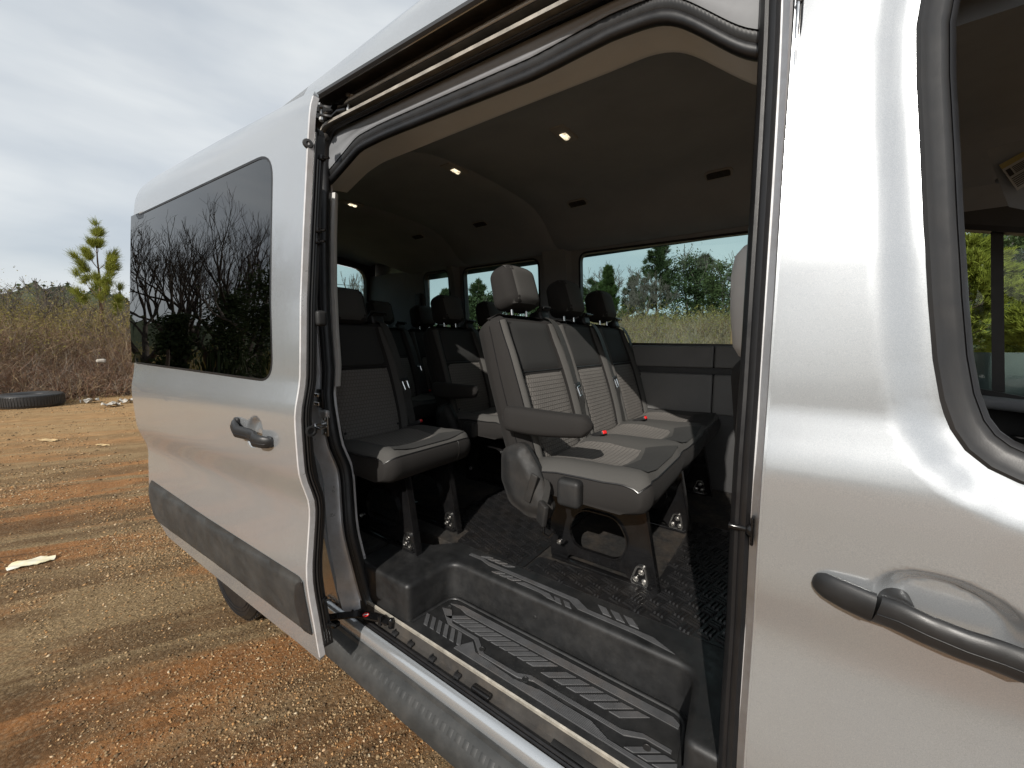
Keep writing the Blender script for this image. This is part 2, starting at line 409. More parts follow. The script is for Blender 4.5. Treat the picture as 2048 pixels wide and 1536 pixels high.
def make_glass(name, tint, ior):
    m = bpy.data.materials.new(name); m.use_nodes = True; t = m.node_tree; t.nodes.clear()
    tr = t.nodes.new('ShaderNodeBsdfTransparent'); tr.inputs['Color'].default_value = tuple(tint)+(1,)
    gl = t.nodes.new('ShaderNodeBsdfGlossy'); gl.inputs['Roughness'].default_value = 0.0; gl.inputs['Color'].default_value = (1, 1, 1, 1)
    fr = t.nodes.new('ShaderNodeFresnel'); fr.inputs['IOR'].default_value = ior
    ms = t.nodes.new('ShaderNodeMixShader'); o = t.nodes.new('ShaderNodeOutputMaterial')
    v = objco(t); wv = noise(t, 3.0, 2, 0.5, v)
    bp = t.nodes.new('ShaderNodeBump'); bp.inputs['Strength'].default_value = 0.05; bp.inputs['Distance'].default_value = 0.01
    lk(t, wv.outputs['Fac'], bp.inputs['Height']); lk(t, bp.outputs['Normal'], gl.inputs['Normal'])
    lk(t, fr.outputs['Fac'], ms.inputs[0]); lk(t, tr.outputs[0], ms.inputs[1]); lk(t, gl.outputs[0], ms.inputs[2]); lk(t, ms.outputs[0], o.inputs['Surface'])
    return m
PRIVACY = make_glass('privacy_glass', (0.02, 0.022, 0.024), 2.0)
TINTED = make_glass('tinted_glass', (0.72, 0.83, 0.82), 1.25)
CLEAR = make_glass('clear_glass', (0.86, 0.93, 0.91), 1.3)
def make_emit(name, col, s):
    m, t, b = newmat(name); b.inputs['Emission Color'].default_value = tuple(col)+(1,); b.inputs['Emission Strength'].default_value = s
    v = objco(t); n = noise(t, 60, 2, 0.5, v); lk(t, ramp(t, n.outputs['Fac'], [(0.35, tuple(c*0.3 for c in col)), (0.6, col)]).outputs['Color'], b.inputs['Emission Color'])
    b.inputs['Base Color'].default_value = (0.6, 0.6, 0.55, 1); return m
LAMP = make_emit('lamp_lens', (1.0, 0.84, 0.58), 1.6)

# vegetation and ground
def veg(name, c0, c1, scale=3.0, rough=0.75, trans=0.0):
    m, t, b = newmat(name); v = t.nodes.new('ShaderNodeNewGeometry').outputs['Position']
    n = noise(t, scale, 5, 0.7, v); lk(t, ramp(t, n.outputs['Fac'], [(0.3, c0), (0.7, c1)]).outputs['Color'], b.inputs['Base Color'])
    b.inputs['Roughness'].default_value = rough; b.inputs['Specular IOR Level'].default_value = 0.2
    if trans:
        tl = t.nodes.new('ShaderNodeBsdfTranslucent'); tl.inputs['Color'].default_value = tuple(x*0.9 for x in c1)+(1,)
        ms = t.nodes.new('ShaderNodeMixShader'); ms.inputs[0].default_value = trans
        o = t.nodes['Material Output']; lk(t, b.outputs[0], ms.inputs[1]); lk(t, tl.outputs[0], ms.inputs[2]); lk(t, ms.outputs[0], o.inputs['Surface'])
    return m
BARK = veg('bark_grey', (0.085, 0.070, 0.058), (0.17, 0.15, 0.13), 6)
BARKDARK = veg('bark_dark', (0.030, 0.024, 0.019), (0.075, 0.060, 0.048), 6)
BARKPINE = veg('bark_pine', (0.075, 0.045, 0.030), (0.16, 0.105, 0.075), 9)
TWIG_RED = veg('twig_redbrown', (0.105, 0.056, 0.036), (0.235, 0.140, 0.090), 1.5)
TWIG_TAN = veg('twig_tan', (0.24, 0.175, 0.10), (0.42, 0.32, 0.19), 1.5)
TWIG_GREY = veg('twig_grey', (0.15, 0.125, 0.10), (0.30, 0.255, 0.21), 1.5)
LEAF_OLIVE = veg('leaf_olive', (0.15, 0.13, 0.035), (0.29, 0.245, 0.075), 1.0, trans=0.25)
LEAF_PINE = veg('needle_green', (0.030, 0.052, 0.016), (0.075, 0.11, 0.032), 1.5, trans=0.2)
LEAF_YPINE = veg('needle_yellowgreen', (0.13, 0.16, 0.022), (0.29, 0.30, 0.05), 2.0, trans=0.3)
LEAF_DARK = veg('leaf_dark', (0.022, 0.038, 0.015), (0.065, 0.088, 0.034), 1.0, trans=0.15)
LEAF_MID = veg('leaf_mid', (0.040, 0.060, 0.020), (0.095, 0.12, 0.045), 1.0, trans=0.2)
STRAW = veg('dry_grass', (0.25, 0.19, 0.095), (0.46, 0.36, 0.19), 0.8, trans=0.35)
def make_ground():
    m, t, b = newmat('dirt'); g = t.nodes.new('ShaderNodeNewGeometry').outputs['Position']
    st = mapped(t, (6.0, 1.05, 1), (0, 0, R(61)), g, True)       # wheel tracks: long streaks
    n_st = noise(t, 1.25, 6, 0.62, st, 0.6); n_big = noise(t, 0.45, 4, 0.6, g); n_mid = noise(t, 4.5, 7, 0.7, g); n_fine = noise(t, 75, 6, 0.75, g)
    gravel = ramp(t, n_fine.outputs['Fac'], [(0.28, (0.062, 0.042, 0.022)), (0.5, (0.19, 0.130, 0.068)), (0.68, (0.40, 0.290, 0.155))]).outputs['Color']
    clay = ramp(t, n_mid.outputs['Fac'], [(0.3, (0.16, 0.058, 0.018)), (0.55, (0.29, 0.118, 0.036)), (0.75, (0.38, 0.195, 0.080))]).outputs['Color']
    dark = ramp(t, n_mid.outputs['Fac'], [(0.3, (0.065, 0.037, 0.017)), (0.7, (0.14, 0.082, 0.040))]).outputs['Color']
    f1 = ramp(t, n_st.outputs['Fac'], [(0.48, 0.0), (0.55, 0.76)]).outputs['Color']
    n_st2 = noise(t, 1.9, 5, 0.6, mapped(t, (5.0, 0.62, 1), (0, 0, R(64)), g, True), 0.5)
    f2 = ramp(t, n_st2.outputs['Fac'], [(0.48, 0.0), (0.56, 0.80)]).outputs['Color']
    c = mix(t, f1, gravel, clay); c = mix(t, f2, c, dark)
    tan = ramp(t, n_mid.outputs['Fac'], [(0.3, (0.27, 0.165, 0.072)), (0.7, (0.44, 0.29, 0.14))]).outputs['Color']
    # far part of the lot is paler packed sand; red clay patch by the scrub
    sx = t.nodes.new('ShaderNodeSeparateXYZ'); lk(t, g, sx.inputs[0])
    mr = t.nodes.new('ShaderNodeMapRange'); mr.inputs['From Min'].default_value = -5.5; mr.inputs['From Max'].default_value = -11.0; lk(t, sx.outputs['X'], mr.inputs['Value'])
    mu = t.nodes.new('ShaderNodeMath'); mu.operation = 'MULTIPLY'; mu.inputs[1].default_value = 0.65; lk(t, mr.outputs[0], mu.inputs[0])
    c = mix(t, mu.outputs[0], c, tan)
    v = t.nodes.new('ShaderNodeTexVoronoi'); v.inputs['Scale'].default_value = 55; lk(t, g, v.inputs['Vector'])
    c = mix(t, ramp(t, v.outputs['Distance'], [(0.1, 0.25), (0.55, 0.0)]).outputs['Color'], c, (0.40, 0.31, 0.20))
    lk(t, c, b.inputs['Base Color']); b.inputs['Roughness'].default_value = 0.95; b.inputs['Specular IOR Level'].default_value = 0.15
    nb = bump(t, n_mid.outputs['Fac'], 0.5, 0.03, None); nb = bump(t, n_fine.outputs['Fac'], 0.9, 0.012, None, nb)
    bump(t, v.outputs['Distance'], 0.5, 0.006, b, nb); return m
DIRT = make_ground()
def make_stone():
    m, t, b = newmat('gravel_stone'); a = t.nodes.new('ShaderNodeAttribute'); a.attribute_name = 'tint'
    g = t.nodes.new('ShaderNodeNewGeometry').outputs['Position']
    c = ramp(t, a.outputs['Fac'], [(0.0, (0.09, 0.06, 0.034)), (0.4, (0.22, 0.15, 0.08)), (0.7, (0.36, 0.255, 0.14)), (0.9, (0.40, 0.21, 0.08)), (1.0, (0.55, 0.46, 0.32))]).outputs['Color']
    lk(t, c, b.inputs['Base Color']); b.inputs['Roughness'].default_value = 0.85; b.inputs['Specular IOR Level'].default_value = 0.25
    bump(t, noise(t, 200, 3, 0.6, g).outputs['Fac'], 0.4, 0.003, b); return m
STONE = make_stone()
SCRUBSOIL = veg('scrub_soil', (0.10, 0.070, 0.045), (0.21, 0.155, 0.10), 2.0, 0.95)
HILLMAT = veg('far_wood', (0.022, 0.034, 0.020), (0.060, 0.070, 0.042), 0.25, 0.9)
# ---------------------------------------------------------------- the van
ZF, ZT = 0.62, 0.48                      # cabin floor, step tread
van = thing('passenger_van', (-1.6, 1.0, 0.0), 'silver passenger van with its side door slid open showing rows of grey seats', 'van')
# side profile: y of the outer skin over z (negative = bulges out); belt shoulder, scallop below, lean-in towards the roof
_pz = [0.28, 0.34, 0.4, 0.47, 0.6, 0.69, 0.75, 0.8, 0.88, 0.95, 0.99, 1.02, 1.06, 1.1, 1.13, 1.2, 1.27, 1.315, 1.345, 1.38, 1.42, 1.55, 1.67, 1.9, 2.14, 2.33, 2.44, 2.5, 2.56, 2.6, 2.62]
_py = [0.055, 0.04, 0.026, 0.015, 0.0022, -0.0081, -0.0126, -0.0111, -0.0022, 0.0059, 0.0089, 0.0074, -0.0037, -0.0155, -0.02, -0.0215, -0.0226, -0.0215, -0.0163, -0.0081, 0.0, 0.008, 0.015, 0.036, 0.06, 0.081, 0.098, 0.112, 0.135, 0.175, 0.23]
_tz = np.linspace(0.28, 2.62, 469); _ty = np.interp(_tz, _pz, _py)
_k = np.exp(-0.5*(np.arange(-8, 9)/1.7)**2); _k /= _k.sum()
_ty = np.convolve(np.pad(_ty, 8, mode='reflect', reflect_type='odd'), _k, mode='valid')
def P(z): return float(np.interp(z, _tz, _ty))
def hitside(px, py, off=0.0):
    d = ray(px, py); z = 1.4
    for _ in range(25):
        p = CAM + d*((P(z)+off-CAM[1])/d[1]); z = p[2]
    return float(p[0]), float(p[2])

# --- rear quarter panel and roof skin
def side(x, z): return (x, P(z), z)
panel('quarter_panel', rpoly([(-3.95, 0.42), (-2.95, 0.40), (-2.90, 0.72), (-2.45, 0.92), (-2.0, 0.72), (-1.95, 0.40), (-1.48, 0.40), (-1.53, 0.75), (-1.62, 1.15), (-1.72, 1.60), (-1.766, 2.10), (-1.77, 2.53), (-3.95, 2.53)], [0.1, 0, 0.3, 0.35, 0.3, 0, 0, 0, 0, 0, 0, 0, 0.08]), [], side, [PAINT, TRIMDARK], van, 0.09, 0.02, 1, 0)
def TT(x): return 0.057*(-0.75-x)                 # the roof-side details rise gently towards the rear
def lipz(x): return min(2.452+TT(x), 2.535) if x < 0.1 else 2.405
rows = []
for x in (-4.02, -3.97, -3.85, -3.4, -2.9, -2.4, -1.9, -1.66, -1.4, -1.15, -0.9, -0.65, -0.4, -0.15, 0.1, 0.6, 1.1):
    e = 0.10*max(0, (-3.8-x)/0.22)**2; L = lipz(x)
    k_ = 0.066 if x < -1.7 else 0.0
    rows.append([(x, max(y, 0.054+k_*(1.0 if z < 2.58 else 0)) + (e if y < 1 else -e), z-e) for y, z in ((0.054, L), (0.057, L+0.012), (0.062+0.0*L, L+0.4*(2.575-L)), (0.084, 2.580), (0.104, 2.607), (0.15, 2.628), (0.25, 2.648), (0.5, 2.668), (1.0, 2.685), (1.5, 2.665), (1.75, 2.64), (1.85, 2.618), (1.90, 2.595), (1.92, 2.57), (1.93, 2.54))])
mb = MB().loft(rows, False)
inner = [[(x, y+(0.012 if y < 1 else -0.012), z-0.012) for x, y, z in r] for r in rows]
mb.loft(inner, False)
mb.loft([[r[0] for r in rows], [r[0] for r in inner]], False)
part('roof', mb, PAINT, van, 50)

# --- opening: outline of the body aperture in (x, z)
REAR = [(-1.58, 2.408), (-1.635, 2.392), (-1.672, 2.345), (-1.683, 2.26), (-1.680, 2.10), (-1.665, 1.90), (-1.643, 1.70), (-1.612, 1.50), (-1.575, 1.30), (-1.540, 1.12), (-1.515, 1.00), (-1.492, 0.90), (-1.457, 0.75), (-1.432, 0.62), (-1.412, 0.52), (-1.393, 0.46), (-1.36, 0.435)]
FRONT = [(-0.058, 2.28), (-0.050, 2.0), (-0.048, 1.5), (-0.047, 1.0), (-0.046, 0.70), (-0.046, 0.455), (-0.07, 0.435)]
def smooth_path(p, it=2):
    for _ in range(it):
        q = [p[0]]
        for a, b in zip(p[:-1], p[1:]):
            q += [tuple(0.75*np.array(a)+0.25*np.array(b)), tuple(0.25*np.array(a)+0.75*np.array(b))]
        p = q+[p[-1]]
    return p
REARs, FRONTs = smooth_path(REAR), smooth_path(FRONT)
def topseal(x): return 2.361+TT(x)
ring = REARs[::-1] + [(x, topseal(x)) for x in np.linspace(-1.54, -0.10, 14)] + [(-0.07, 2.302)] + FRONTs
def lob(pts): return pts
# rubber weatherstrip: three lobes, swept all round the aperture (n > 0 points into the opening for this direction)
prof = [(0.0, 0.012), (0.006, 0.004), (0.014, 0.006), (0.018, 0.014), (0.024, 0.012), (0.031, 0.020), (0.034, 0.032), (0.031, 0.044), (0.022, 0.050), (0.008, 0.05), (-0.004, 0.04), (-0.006, 0.02)]
pts = [(x, P(min(z, 2.2))+0.045, z) for x, z in ring]
scl = [1.0-0.70*min(1, max(0, (x+1.66)/0.12))*min(1, max(0, (-0.06-x)/0.08))*(1 if z > 2.1 else 0) for x, z in ring]
part('door_seal', MB().sweep(pts, prof, (0, 1, 0), closed=True, scale=scl), RUBBER, van, 50)
# jambs: painted channel between outer skin and seal
def jamb(path, w):
    pp = [(-w, -0.038), (-w+0.004, -0.032), (-0.034, -0.006), (-0.024, 0.012), (0.002, 0.014), (0.004, 0.07), (-0.05, 0.085)]
    return MB().sweep([(x, P(min(z, 2.2))+0.045, z) for x, z in path], pp, (0, 1, 0), pclosed=False, cap=False)
part('rear_jamb', jamb([p for p in REARs[::-1] if p[1] < 2.335], 0.085), PAINT_IN, van, 40)
part('front_jamb', jamb([(-0.060, 2.33)]+FRONTs[:-6], 0.020), PAINT_IN, van, 40)

# --- top of the aperture: channel, rail, flange, trim, inner seal, headliner edge
_bp = [at(px, py, 'y', 0.158) for px, py in ((657, 371), (697, 325), (717, 301), (765, 277), (902, 222), (1073, 154), (1217, 79), (1305, 47), (1334, 42), (1364, 50), (1408, 73), (1481, 114), (1510, 120), (1545, 123))]
_cp = [at(px, py, 'y', 0.325) for px, py in ((690, 390), (707, 372), (735, 345), (765, 325), (902, 270), (1073, 202), (1217, 146), (1300, 111), (1334, 104), (1364, 103), (1393, 113), (1452, 144), (1510, 173), (1545, 179))]
XS = [-1.80, -1.76, -1.72, -1.69, -1.66, -1.63, -1.60, -1.57, -1.54, -1.51, -1.48, -1.45, -1.42] + list(np.linspace(-1.38, -0.40, 14)) + list(np.linspace(-0.37, -0.05, 22))
def msm(pts):
    xs = np.linspace(-1.85, 0.0, 186); z = np.interp(xs, [p[0] for p in pts], [p[2] for p in pts]); k = np.exp(-0.5*(np.arange(-6, 7)/2.2)**2); k /= k.sum()
    return xs, np.convolve(np.pad(z, 6, mode='edge'), k, mode='valid')
_bx, _bz = msm(_bp); _cx, _cz = msm(_cp)
def zb(x): return float(np.interp(x, _bx, _bz))        # lower edge of the inner bulb seal
def zc(x): return float(np.interp(x, _cx, _cz))        # crease where the edge lining meets the ceiling
def topz(x, t): return (zb(x)-zb(-0.6-0.0)-0.055*(-0.6-x))*t if (x > -0.32 or x < -1.40) else 0.0
TX = np.linspace(-1.78, 0.15, 20)
part('rail_channel', MB().loft([[(x, y, lipz(x)+dz) for y, dz in ((0.056, 0.002), (0.075, 0.022), (0.150, 0.026), (0.163, 0.012), (0.165, -0.045), (0.158, -0.060))] for x in TX], False), CHANNEL, van, 40)
part('drip_lip', MB().loft([[(x, y, lipz(x)+dz) for y, dz in ((0.052, 0.002), (0.050, -0.010), (0.056, -0.016), (0.064, -0.010), (0.066, 0.004))] for x in TX], True), RUBBER2, van, 50)
part('guide_rail', MB().tube([(x, 0.118, 2.426+TT(x)) for x in np.linspace(-1.63, 0.1, 14)], 0.0080, 10), RAILROD, van)
part('rail_shelf', MB().loft([[(x, y, 2.414+TT(x)+dz) for y, dz in ((0.112, 0.0), (0.112, 0.004), (0.16, 0.006), (0.16, 0.0))] for x in np.linspace(-1.63, 0.1, 12)], True), CHANNEL, van)
part('rail_seam', MB().tube([(x, 0.159, 2.452+TT(x)) for x in np.linspace(-1.56, 0.1, 6)], 0.0025, 6), TRIMGREY, van)
rg = random.Random(5)
rows = []
for x in np.linspace(-1.66, 0.02, 96):
    j = rg.uniform(-0.0022, 0.0022); d = 0.07*max(0, (-1.56-x)/0.10)**2; z = topseal(x)+0.004-d
    rows.append([(x, 0.096+j, z+0.010+j), (x, 0.096, z), (x, 0.128, z+0.010), (x, 0.128, z+0.020)])
part('roof_flange', MB().loft(rows, True), DIRTYSTEEL, van, 20)
rows = []
for x in XS:
    z0 = topseal(x)-0.008; z1 = zb(x)+0.050; rows.append([(x, 0.140+0.010*k, z0+(z1-z0)*t) for t, k in ((-0.2, 0.3), (0, 0.05), (0.2, 0.0), (0.40, 0.12), (0.55, 0.50), (0.68, 0.80), (0.8, 0.76), (0.9, 0.80), (1.0, 1.0))])
part('door_header_trim', MB().loft(rows, False), TRIMGREY, van, 70)
rows = []
for i, x in enumerate(np.interp(np.linspace(0, 1, 190), np.linspace(0, 1, len(XS)), XS)):
    w = 0.0016*(i % 2); z = zb(x)
    rows.append([(x, y-w*k, zz+z) for y, zz, k in ((0.1555, 0.052, 0), (0.153, 0.047, 1), (0.155, 0.039, 1), (0.157, 0.031, 1), (0.159, 0.027, 0))])
part('ribbed_seal', MB().loft(rows, False), RUBBER2, van, 60)
bl = [(0.158, 0.030), (0.152, 0.021), (0.152, 0.009), (0.159, 0.0), (0.170, 0.001), (0.178, 0.012), (0.177, 0.026), (0.167, 0.033)]
part('inner_seal', MB().loft([[(x, y, zb(x)+dz) for y, dz in bl] for x in XS], True), RUBBER, van, 60)
rows = []
for x in XS:
    a0, a1 = zb(x)+0.012, zc(x); rows.append([(x, 0.174+0.151*t, a0+(a1-a0)*t+0.006*math.sin(math.pi*t)) for t in (0, 0.15, 0.35, 0.55, 0.75, 0.9, 1.0)]+[(x, 0.333, a1+0.010), (x, 0.345, a1+0.022)])
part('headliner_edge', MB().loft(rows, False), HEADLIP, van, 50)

# --- headliner: ceiling, cove over the far windows, cross seams
cs = [(0.328, 2.310), (0.36, 2.334), (0.42, 2.372), (0.52, 2.412), (0.66, 2.440), (0.85, 2.452), (1.05, 2.455), (1.22, 2.452), (1.36, 2.444), (1.46, 2.428), (1.55, 2.396), (1.62, 2.352), (1.68, 2.300), (1.74, 2.255), (1.80, 2.232), (1.87, 2.225)]
def ceilz(x): return 0.012*(-0.5-x)
rows = []
for x in [-3.93, -3.85, -3.7, -3.5, -3.2, -2.9, -2.6, -2.412, -2.404, -2.396, -2.388, -2.2, -2.0, -1.8, -1.6, -1.466, -1.458, -1.450, -1.442, -1.3, -1.1, -0.9, -0.7, -0.5, -0.40, -0.34, -0.30, -0.26, -0.22, -0.18, -0.14, -0.10, -0.06, 0.1, 0.4, 0.8, 1.1]:
    d = 0.006 if abs(x+2.400) < 0.005 or abs(x+1.454) < 0.005 else 0
    e = 0.0
    row = []
    for y, z in cs:
        zz = z+ceilz(x)+d
        if y < 0.7: zz += (zc(min(max(x, -1.7), -0.05))+0.008-(2.310+ceilz(x)))*max(0, (0.7-y)/0.372)**1.5
        if x < -3.2 and y > 1.36: zz += (2.45-z)*min(1, (-3.2-x)/0.55)*0.85
        if x < -3.5: zz -= 0.06*((-3.5-x)/0.43)**2.2
        row.append((x, y, zz))
    rows.append(row)
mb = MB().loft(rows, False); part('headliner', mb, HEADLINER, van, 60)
# near-side lining above and behind the opening
def rpath(z): return float(np.interp(z, [p[1] for p in REAR[::-1]], [p[0] for p in REAR[::-1]]))
part('near_side_lining', MB().loft([[(-3.93, y, z), (rpath(min(z, 2.3))-0.05, y, z)] for y, z in ((0.13, 0.55), (0.11, 1.0), (0.10, 1.4), (0.12, 1.8), (0.15, 2.2), (0.328, 2.35), (0.5, 2.43))], False), TRIMDARK, van)
part('centre_pillar_lining', MB().loft([[(-0.06, 0.14, z), (-0.05, 0.20, z), (0.06, 0.22, z), (0.12, 0.14, z)] for z in (0.45, 1.2, 2.25)], False), TRIMDARK, van)
part('rear_pillar_trim', MB().loft([[(rpath(z)+dx, P(z)+0.045+dy, z) for dx, dy in ((0.028, 0.052), (0.042-w, 0.058), (0.040-w, 0.070), (0.02-w, 0.085))] for z, w in ((2.19, 0.0), (2.0, 0.0), (1.8, 0.0), (1.6, 0.0), (1.45, 0.002), (1.36, 0.008))], False), TRIMLIGHT, van, 60)

# ceiling lights
def ceil_at(px, py):
    d = ray(px, py); best = None
    for y in np.linspace(0.35, 1.86, 400):
        p = CAM+d*((y-CAM[1])/d[1]); z = float(np.interp(y, [c[0] for c in cs], [c[1] for c in cs]))+ceilz(p[0])
        if p[2] >= z: return np.array([p[0], y, z])
    return p
for px, py in ((1130, 267), (911, 338), (705, 407)):
    c = ceil_at(px, py)
    lo = part('ceiling_light', MB().rbox((c[0], c[1]-0.01, c[2]-0.001), (0.070, 0.15, 0.016), 0.007, 2), VENTGREY, van)
    mb = MB()
    for k in (-1, 1): mb.lathe([(0.004, -0.001), (0.013, -0.003), (0.010, -0.007), (0.0, -0.009)], (c[0], c[1]+0.014*k+0.002, c[2]-0.009), (0, 0, 1), 10)
    mb.rbox((c[0], c[1], c[2]-0.009), (0.030, 0.048, 0.005), 0.002, 1)
    l = part('lamp_lens', mb, LAMP, lo)
# air vents in the cove
for px, py in ((1437, 347), (1155, 405), (960, 447), (836, 472)):
    d = ray(px, py); c = ceil_at(px, py); y0 = c[1]
    sl_ = (np.interp(y0+0.03, [q[0] for q in cs], [q[1] for q in cs])-np.interp(y0-0.03, [q[0] for q in cs], [q[1] for q in cs]))/0.06
    rot = Matrix.Rotation(math.atan(sl_), 3, 'X')
    fr = MB(); VR = lambda w, h, r_, k0, k1: MB().prism(rpoly([(-w, -h), (w, -h), (w, h), (-w, h)], r_, 6), lambda a, b: c+np.array(rot @ Vector((a, b, k0))), lambda a, b: c+np.array(rot @ Vector((a, b, k1))))
    fr = VR(0.066, 0.033, 0.028, 0.002, -0.0055)
    vo = part('air_vent', fr, VENTGREY, van)
    cav = part('vent_cavity', VR(0.055, 0.0235, 0.020, -0.0050, -0.0062), CHANNEL, vo)
    for i in range(4):
        part('louvre', MB().box(c+np.array(rot @ Vector((0, -0.0165+0.011*i, -0.0085))), (0.106, 0.0022, 0.005), rot), TRIMDARK, vo)
    for i in range(5):
        part('vane', MB().box(c+np.array(rot @ Vector((-0.043+0.0215*i, 0, -0.0080))), (0.0022, 0.042, 0.004), rot), TRIMDARK, vo)

# --- far side wall with three windows
YW = 1.93
def wallfn(x, z): return (x, YW-0.03*max(0, (z-1.5)/0.7)**2+(0.02 if z < 1.1 else 0), z)
W1 = rpoly([(-1.325, 1.555), (-0.02, 1.53), (-0.02, 2.185), (-1.325, 2.215)], 0.06)
W2 = rpoly([(-2.50, 1.575), (-1.685, 1.56), (-1.685, 2.225), (-2.50, 2.235)], 0.07)
W3 = rpoly([(-3.03, 1.59), (-2.69, 1.585), (-2.69, 2.245), (-3.03, 2.25)], 0.07)
panel('far_wall_lining', [(-3.93, 1.40), (0.30, 1.40), (0.30, 2.28), (-3.93, 2.30)], [W1, W2, W3], wallfn, [HEADLINER, TRIMDARK], van, 0.08, 0.05, 1, 0)
for w in (W1, W2, W3):
    wx = sum(p[0] for p in w)/len(w)
    panel('far_side_window', [(wx+(x-wx)*1.02, z+(0.02 if z > 1.9 else -0.02)) for x, z in w], [], lambda x, z: (x, 1.985-0.03*max(0, (z-1.5)/0.7)**2, z), TINTED, van, 0.3, 0.004)
for w in (W1, W2, W3):
    mbw = MB().sweep([(x, 1.936-0.03*max(0, (z-1.5)/0.7)**2, z) for x, z in densify(w, 0.1)], [(-0.006, -0.012), (0.008, -0.012), (0.008, 0.03), (-0.006, 0.03)], (0, 1, 0), closed=True)
    part('window_gasket', mbw, RUBBER, van)
# far side outer skin below and above the windows
part('far_side_skin', MB().loft([[(-4.0, y, z), (1.1, y, z)] for y, z in ((1.99, 0.40), (2.03, 0.8), (2.04, 1.25), (2.02, 1.50))], False).loft([[(-4.0, y, z), (1.1, y, z)] for y, z in ((1.985, 2.20), (1.94, 2.45), (1.93, 2.54))], False), PAINT, van)
# lower wall panels: pressed grey panels with a dark groove
def gb(x0, x1, z0, z1, y, m, name='side_panel'):
    part(name, MB().rbox(((x0+x1)/2, y, (z0+z1)/2), (x1-x0, 0.05, z1-z0), 0.012, 3), m, van)
for x0, x1 in ((-3.9, -2.70), (-2.695, -1.52), (-1.515, -0.395), (-0.39, 0.28)):
    gb(x0, x1, 1.392, 1.530, YW-0.022, PANELGREY); gb(x0, x1, 1.10, 1.352, YW-0.022, PANELGREY)
gb(-3.9, 0.28, 1.345, 1.40, YW-0.004, TRIMDARK, 'panel_groove')
gb(-3.9, 0.28, 0.60, 1.105, YW-0.012, TRIMDARK, 'lower_wall_lining')
# pillars between the far windows (raised lining)
for x0, x1 in ((-1.63, -1.38), (-2.655, -2.535)):
    part('pillar_lining', MB().loft([[(x0, YW+0.01, z), (x0+0.03, y, z), (x1-0.03, y, z), (x1, YW+0.01, z)] for z, y in ((1.38, YW-0.05), (1.8, YW-0.055), (2.15, YW-0.085), (2.26, YW-0.13))], False), HEADLINER, van, 50)
# rear end: lining with two door windows, vent column
def rearfn(y, z): return (-3.93+0.05*max(0, (z-1.5)/0.8)**2, y, z)
RW = rpoly([(1.06, 1.60), (1.84, 1.60), (1.82, 2.36), (1.06, 2.40)], [0.05, 0.12, 0.16, 0.05])
RW2 = rpoly([(0.22, 1.60), (0.94, 1.60), (0.94, 2.40), (0.24, 2.36)], [0.12, 0.05, 0.05, 0.16])
panel('rear_door_lining', [(0.10, 0.60), (1.93, 0.60), (1.93, 2.50), (0.10, 2.50)], [RW, RW2], rearfn, [TRIMDARK, PAINT], van, 0.10, 0.06, 1, 0)
for w in (RW, RW2):
    panel('rear_window', w, [], lambda y, z: (-3.975+0.05*max(0, (z-1.5)/0.8)**2, y, z), TINTED, van, 0.3, 0.004)
v_ = part('rear_vent_column', MB().rbox((-3.12, YW-0.03, 1.85), (0.09, 0.03, 0.42), 0.01, 2), TRIMDARK, van)
for i in range(13): part('slat', MB().box((-3.12, YW-0.047, 1.68+0.028*i), (0.07, 0.006, 0.010)), RUBBER, v_)
part('rear_corner_lining', MB().loft([[(-3.25, YW-0.01, z), (-3.5, YW-0.05, z), (-3.8, YW-0.05, z), (-3.92, YW-0.07, z)] for z in (1.0, 1.6, 2.1, 2.3)], False), HEADLINER, van, 60)

# --- floor
part('cabin_floor', MB().box((-1.75, 1.19, ZF-0.05), (4.4, 1.52, 0.10)).box((-2.75, 0.26, ZF-0.05), (2.5, 0.30, 0.10)), CARPET, van)
part('underbody', MB().box((-1.9, 1.1, 0.40), (4.0, 1.5, 0.08)), TRIMDARK, van)
# step tray: U-shaped moulding round the tread
U = rpoly([(-1.46, 0.088), (-1.128, 0.088), (-1.112, 0.315), (-0.172, 0.315), (-0.152, 0.088), (-0.055, 0.088), (-0.055, 0.445), (-1.20, 0.445), (-1.28, 0.36), (-1.46, 0.30)], [0, 0.026, 0.055, 0.05, 0.026, 0, 0, 0, 0, 0], 6)
def tray():
    bm = bmesh.new()
    lo = [bm.verts.new((x, y, ZT-0.06)) for x, y in U]; hi = [bm.verts.new((x, y, ZF+0.006)) for x, y in U]
    n = len(U); top = bm.faces.new(hi)
    for i in range(n): bm.faces.new((lo[i], lo[(i+1) % n], hi[(i+1) % n], hi[i]))
    bmesh.ops.recalc_face_normals(bm, faces=bm.faces)
    ed = [e for e in top.edges if max(v.co.y for v in e.verts) < 0.33 and max(abs(v.co.x+1.46) < 1e-4 for v in e.verts) < 2 and not all(abs(v.co.x+0.055) < 1e-4 for v in e.verts) and not all(v.co.x < -1.2 and v.co.y > 0.2 for v in e.verts)]
    bmesh.ops.bevel(bm, geom=ed, offset=0.020, segments=5, profile=0.55, affect='EDGES')
    bmesh.ops.triangulate(bm, faces=[f for f in bm.faces if len(f.verts) > 4])
    me = bpy.data.meshes.new('step_tray'); bm.to_mesh(me); bm.free(); me.materials.append(TRAY)
    me.polygons.foreach_set('use_smooth', np.ones(len(me.polygons), dtype=bool)); me.set_sharp_from_angle(angle=R(35)); return me
step = link('step_tray', tray(), van)
tr = MB().rbox((-0.64, 0.20, ZT-0.012), (1.02, 0.25, 0.024), 0.004, 1)
tread = part('step_tread', tr, TRAY, van)
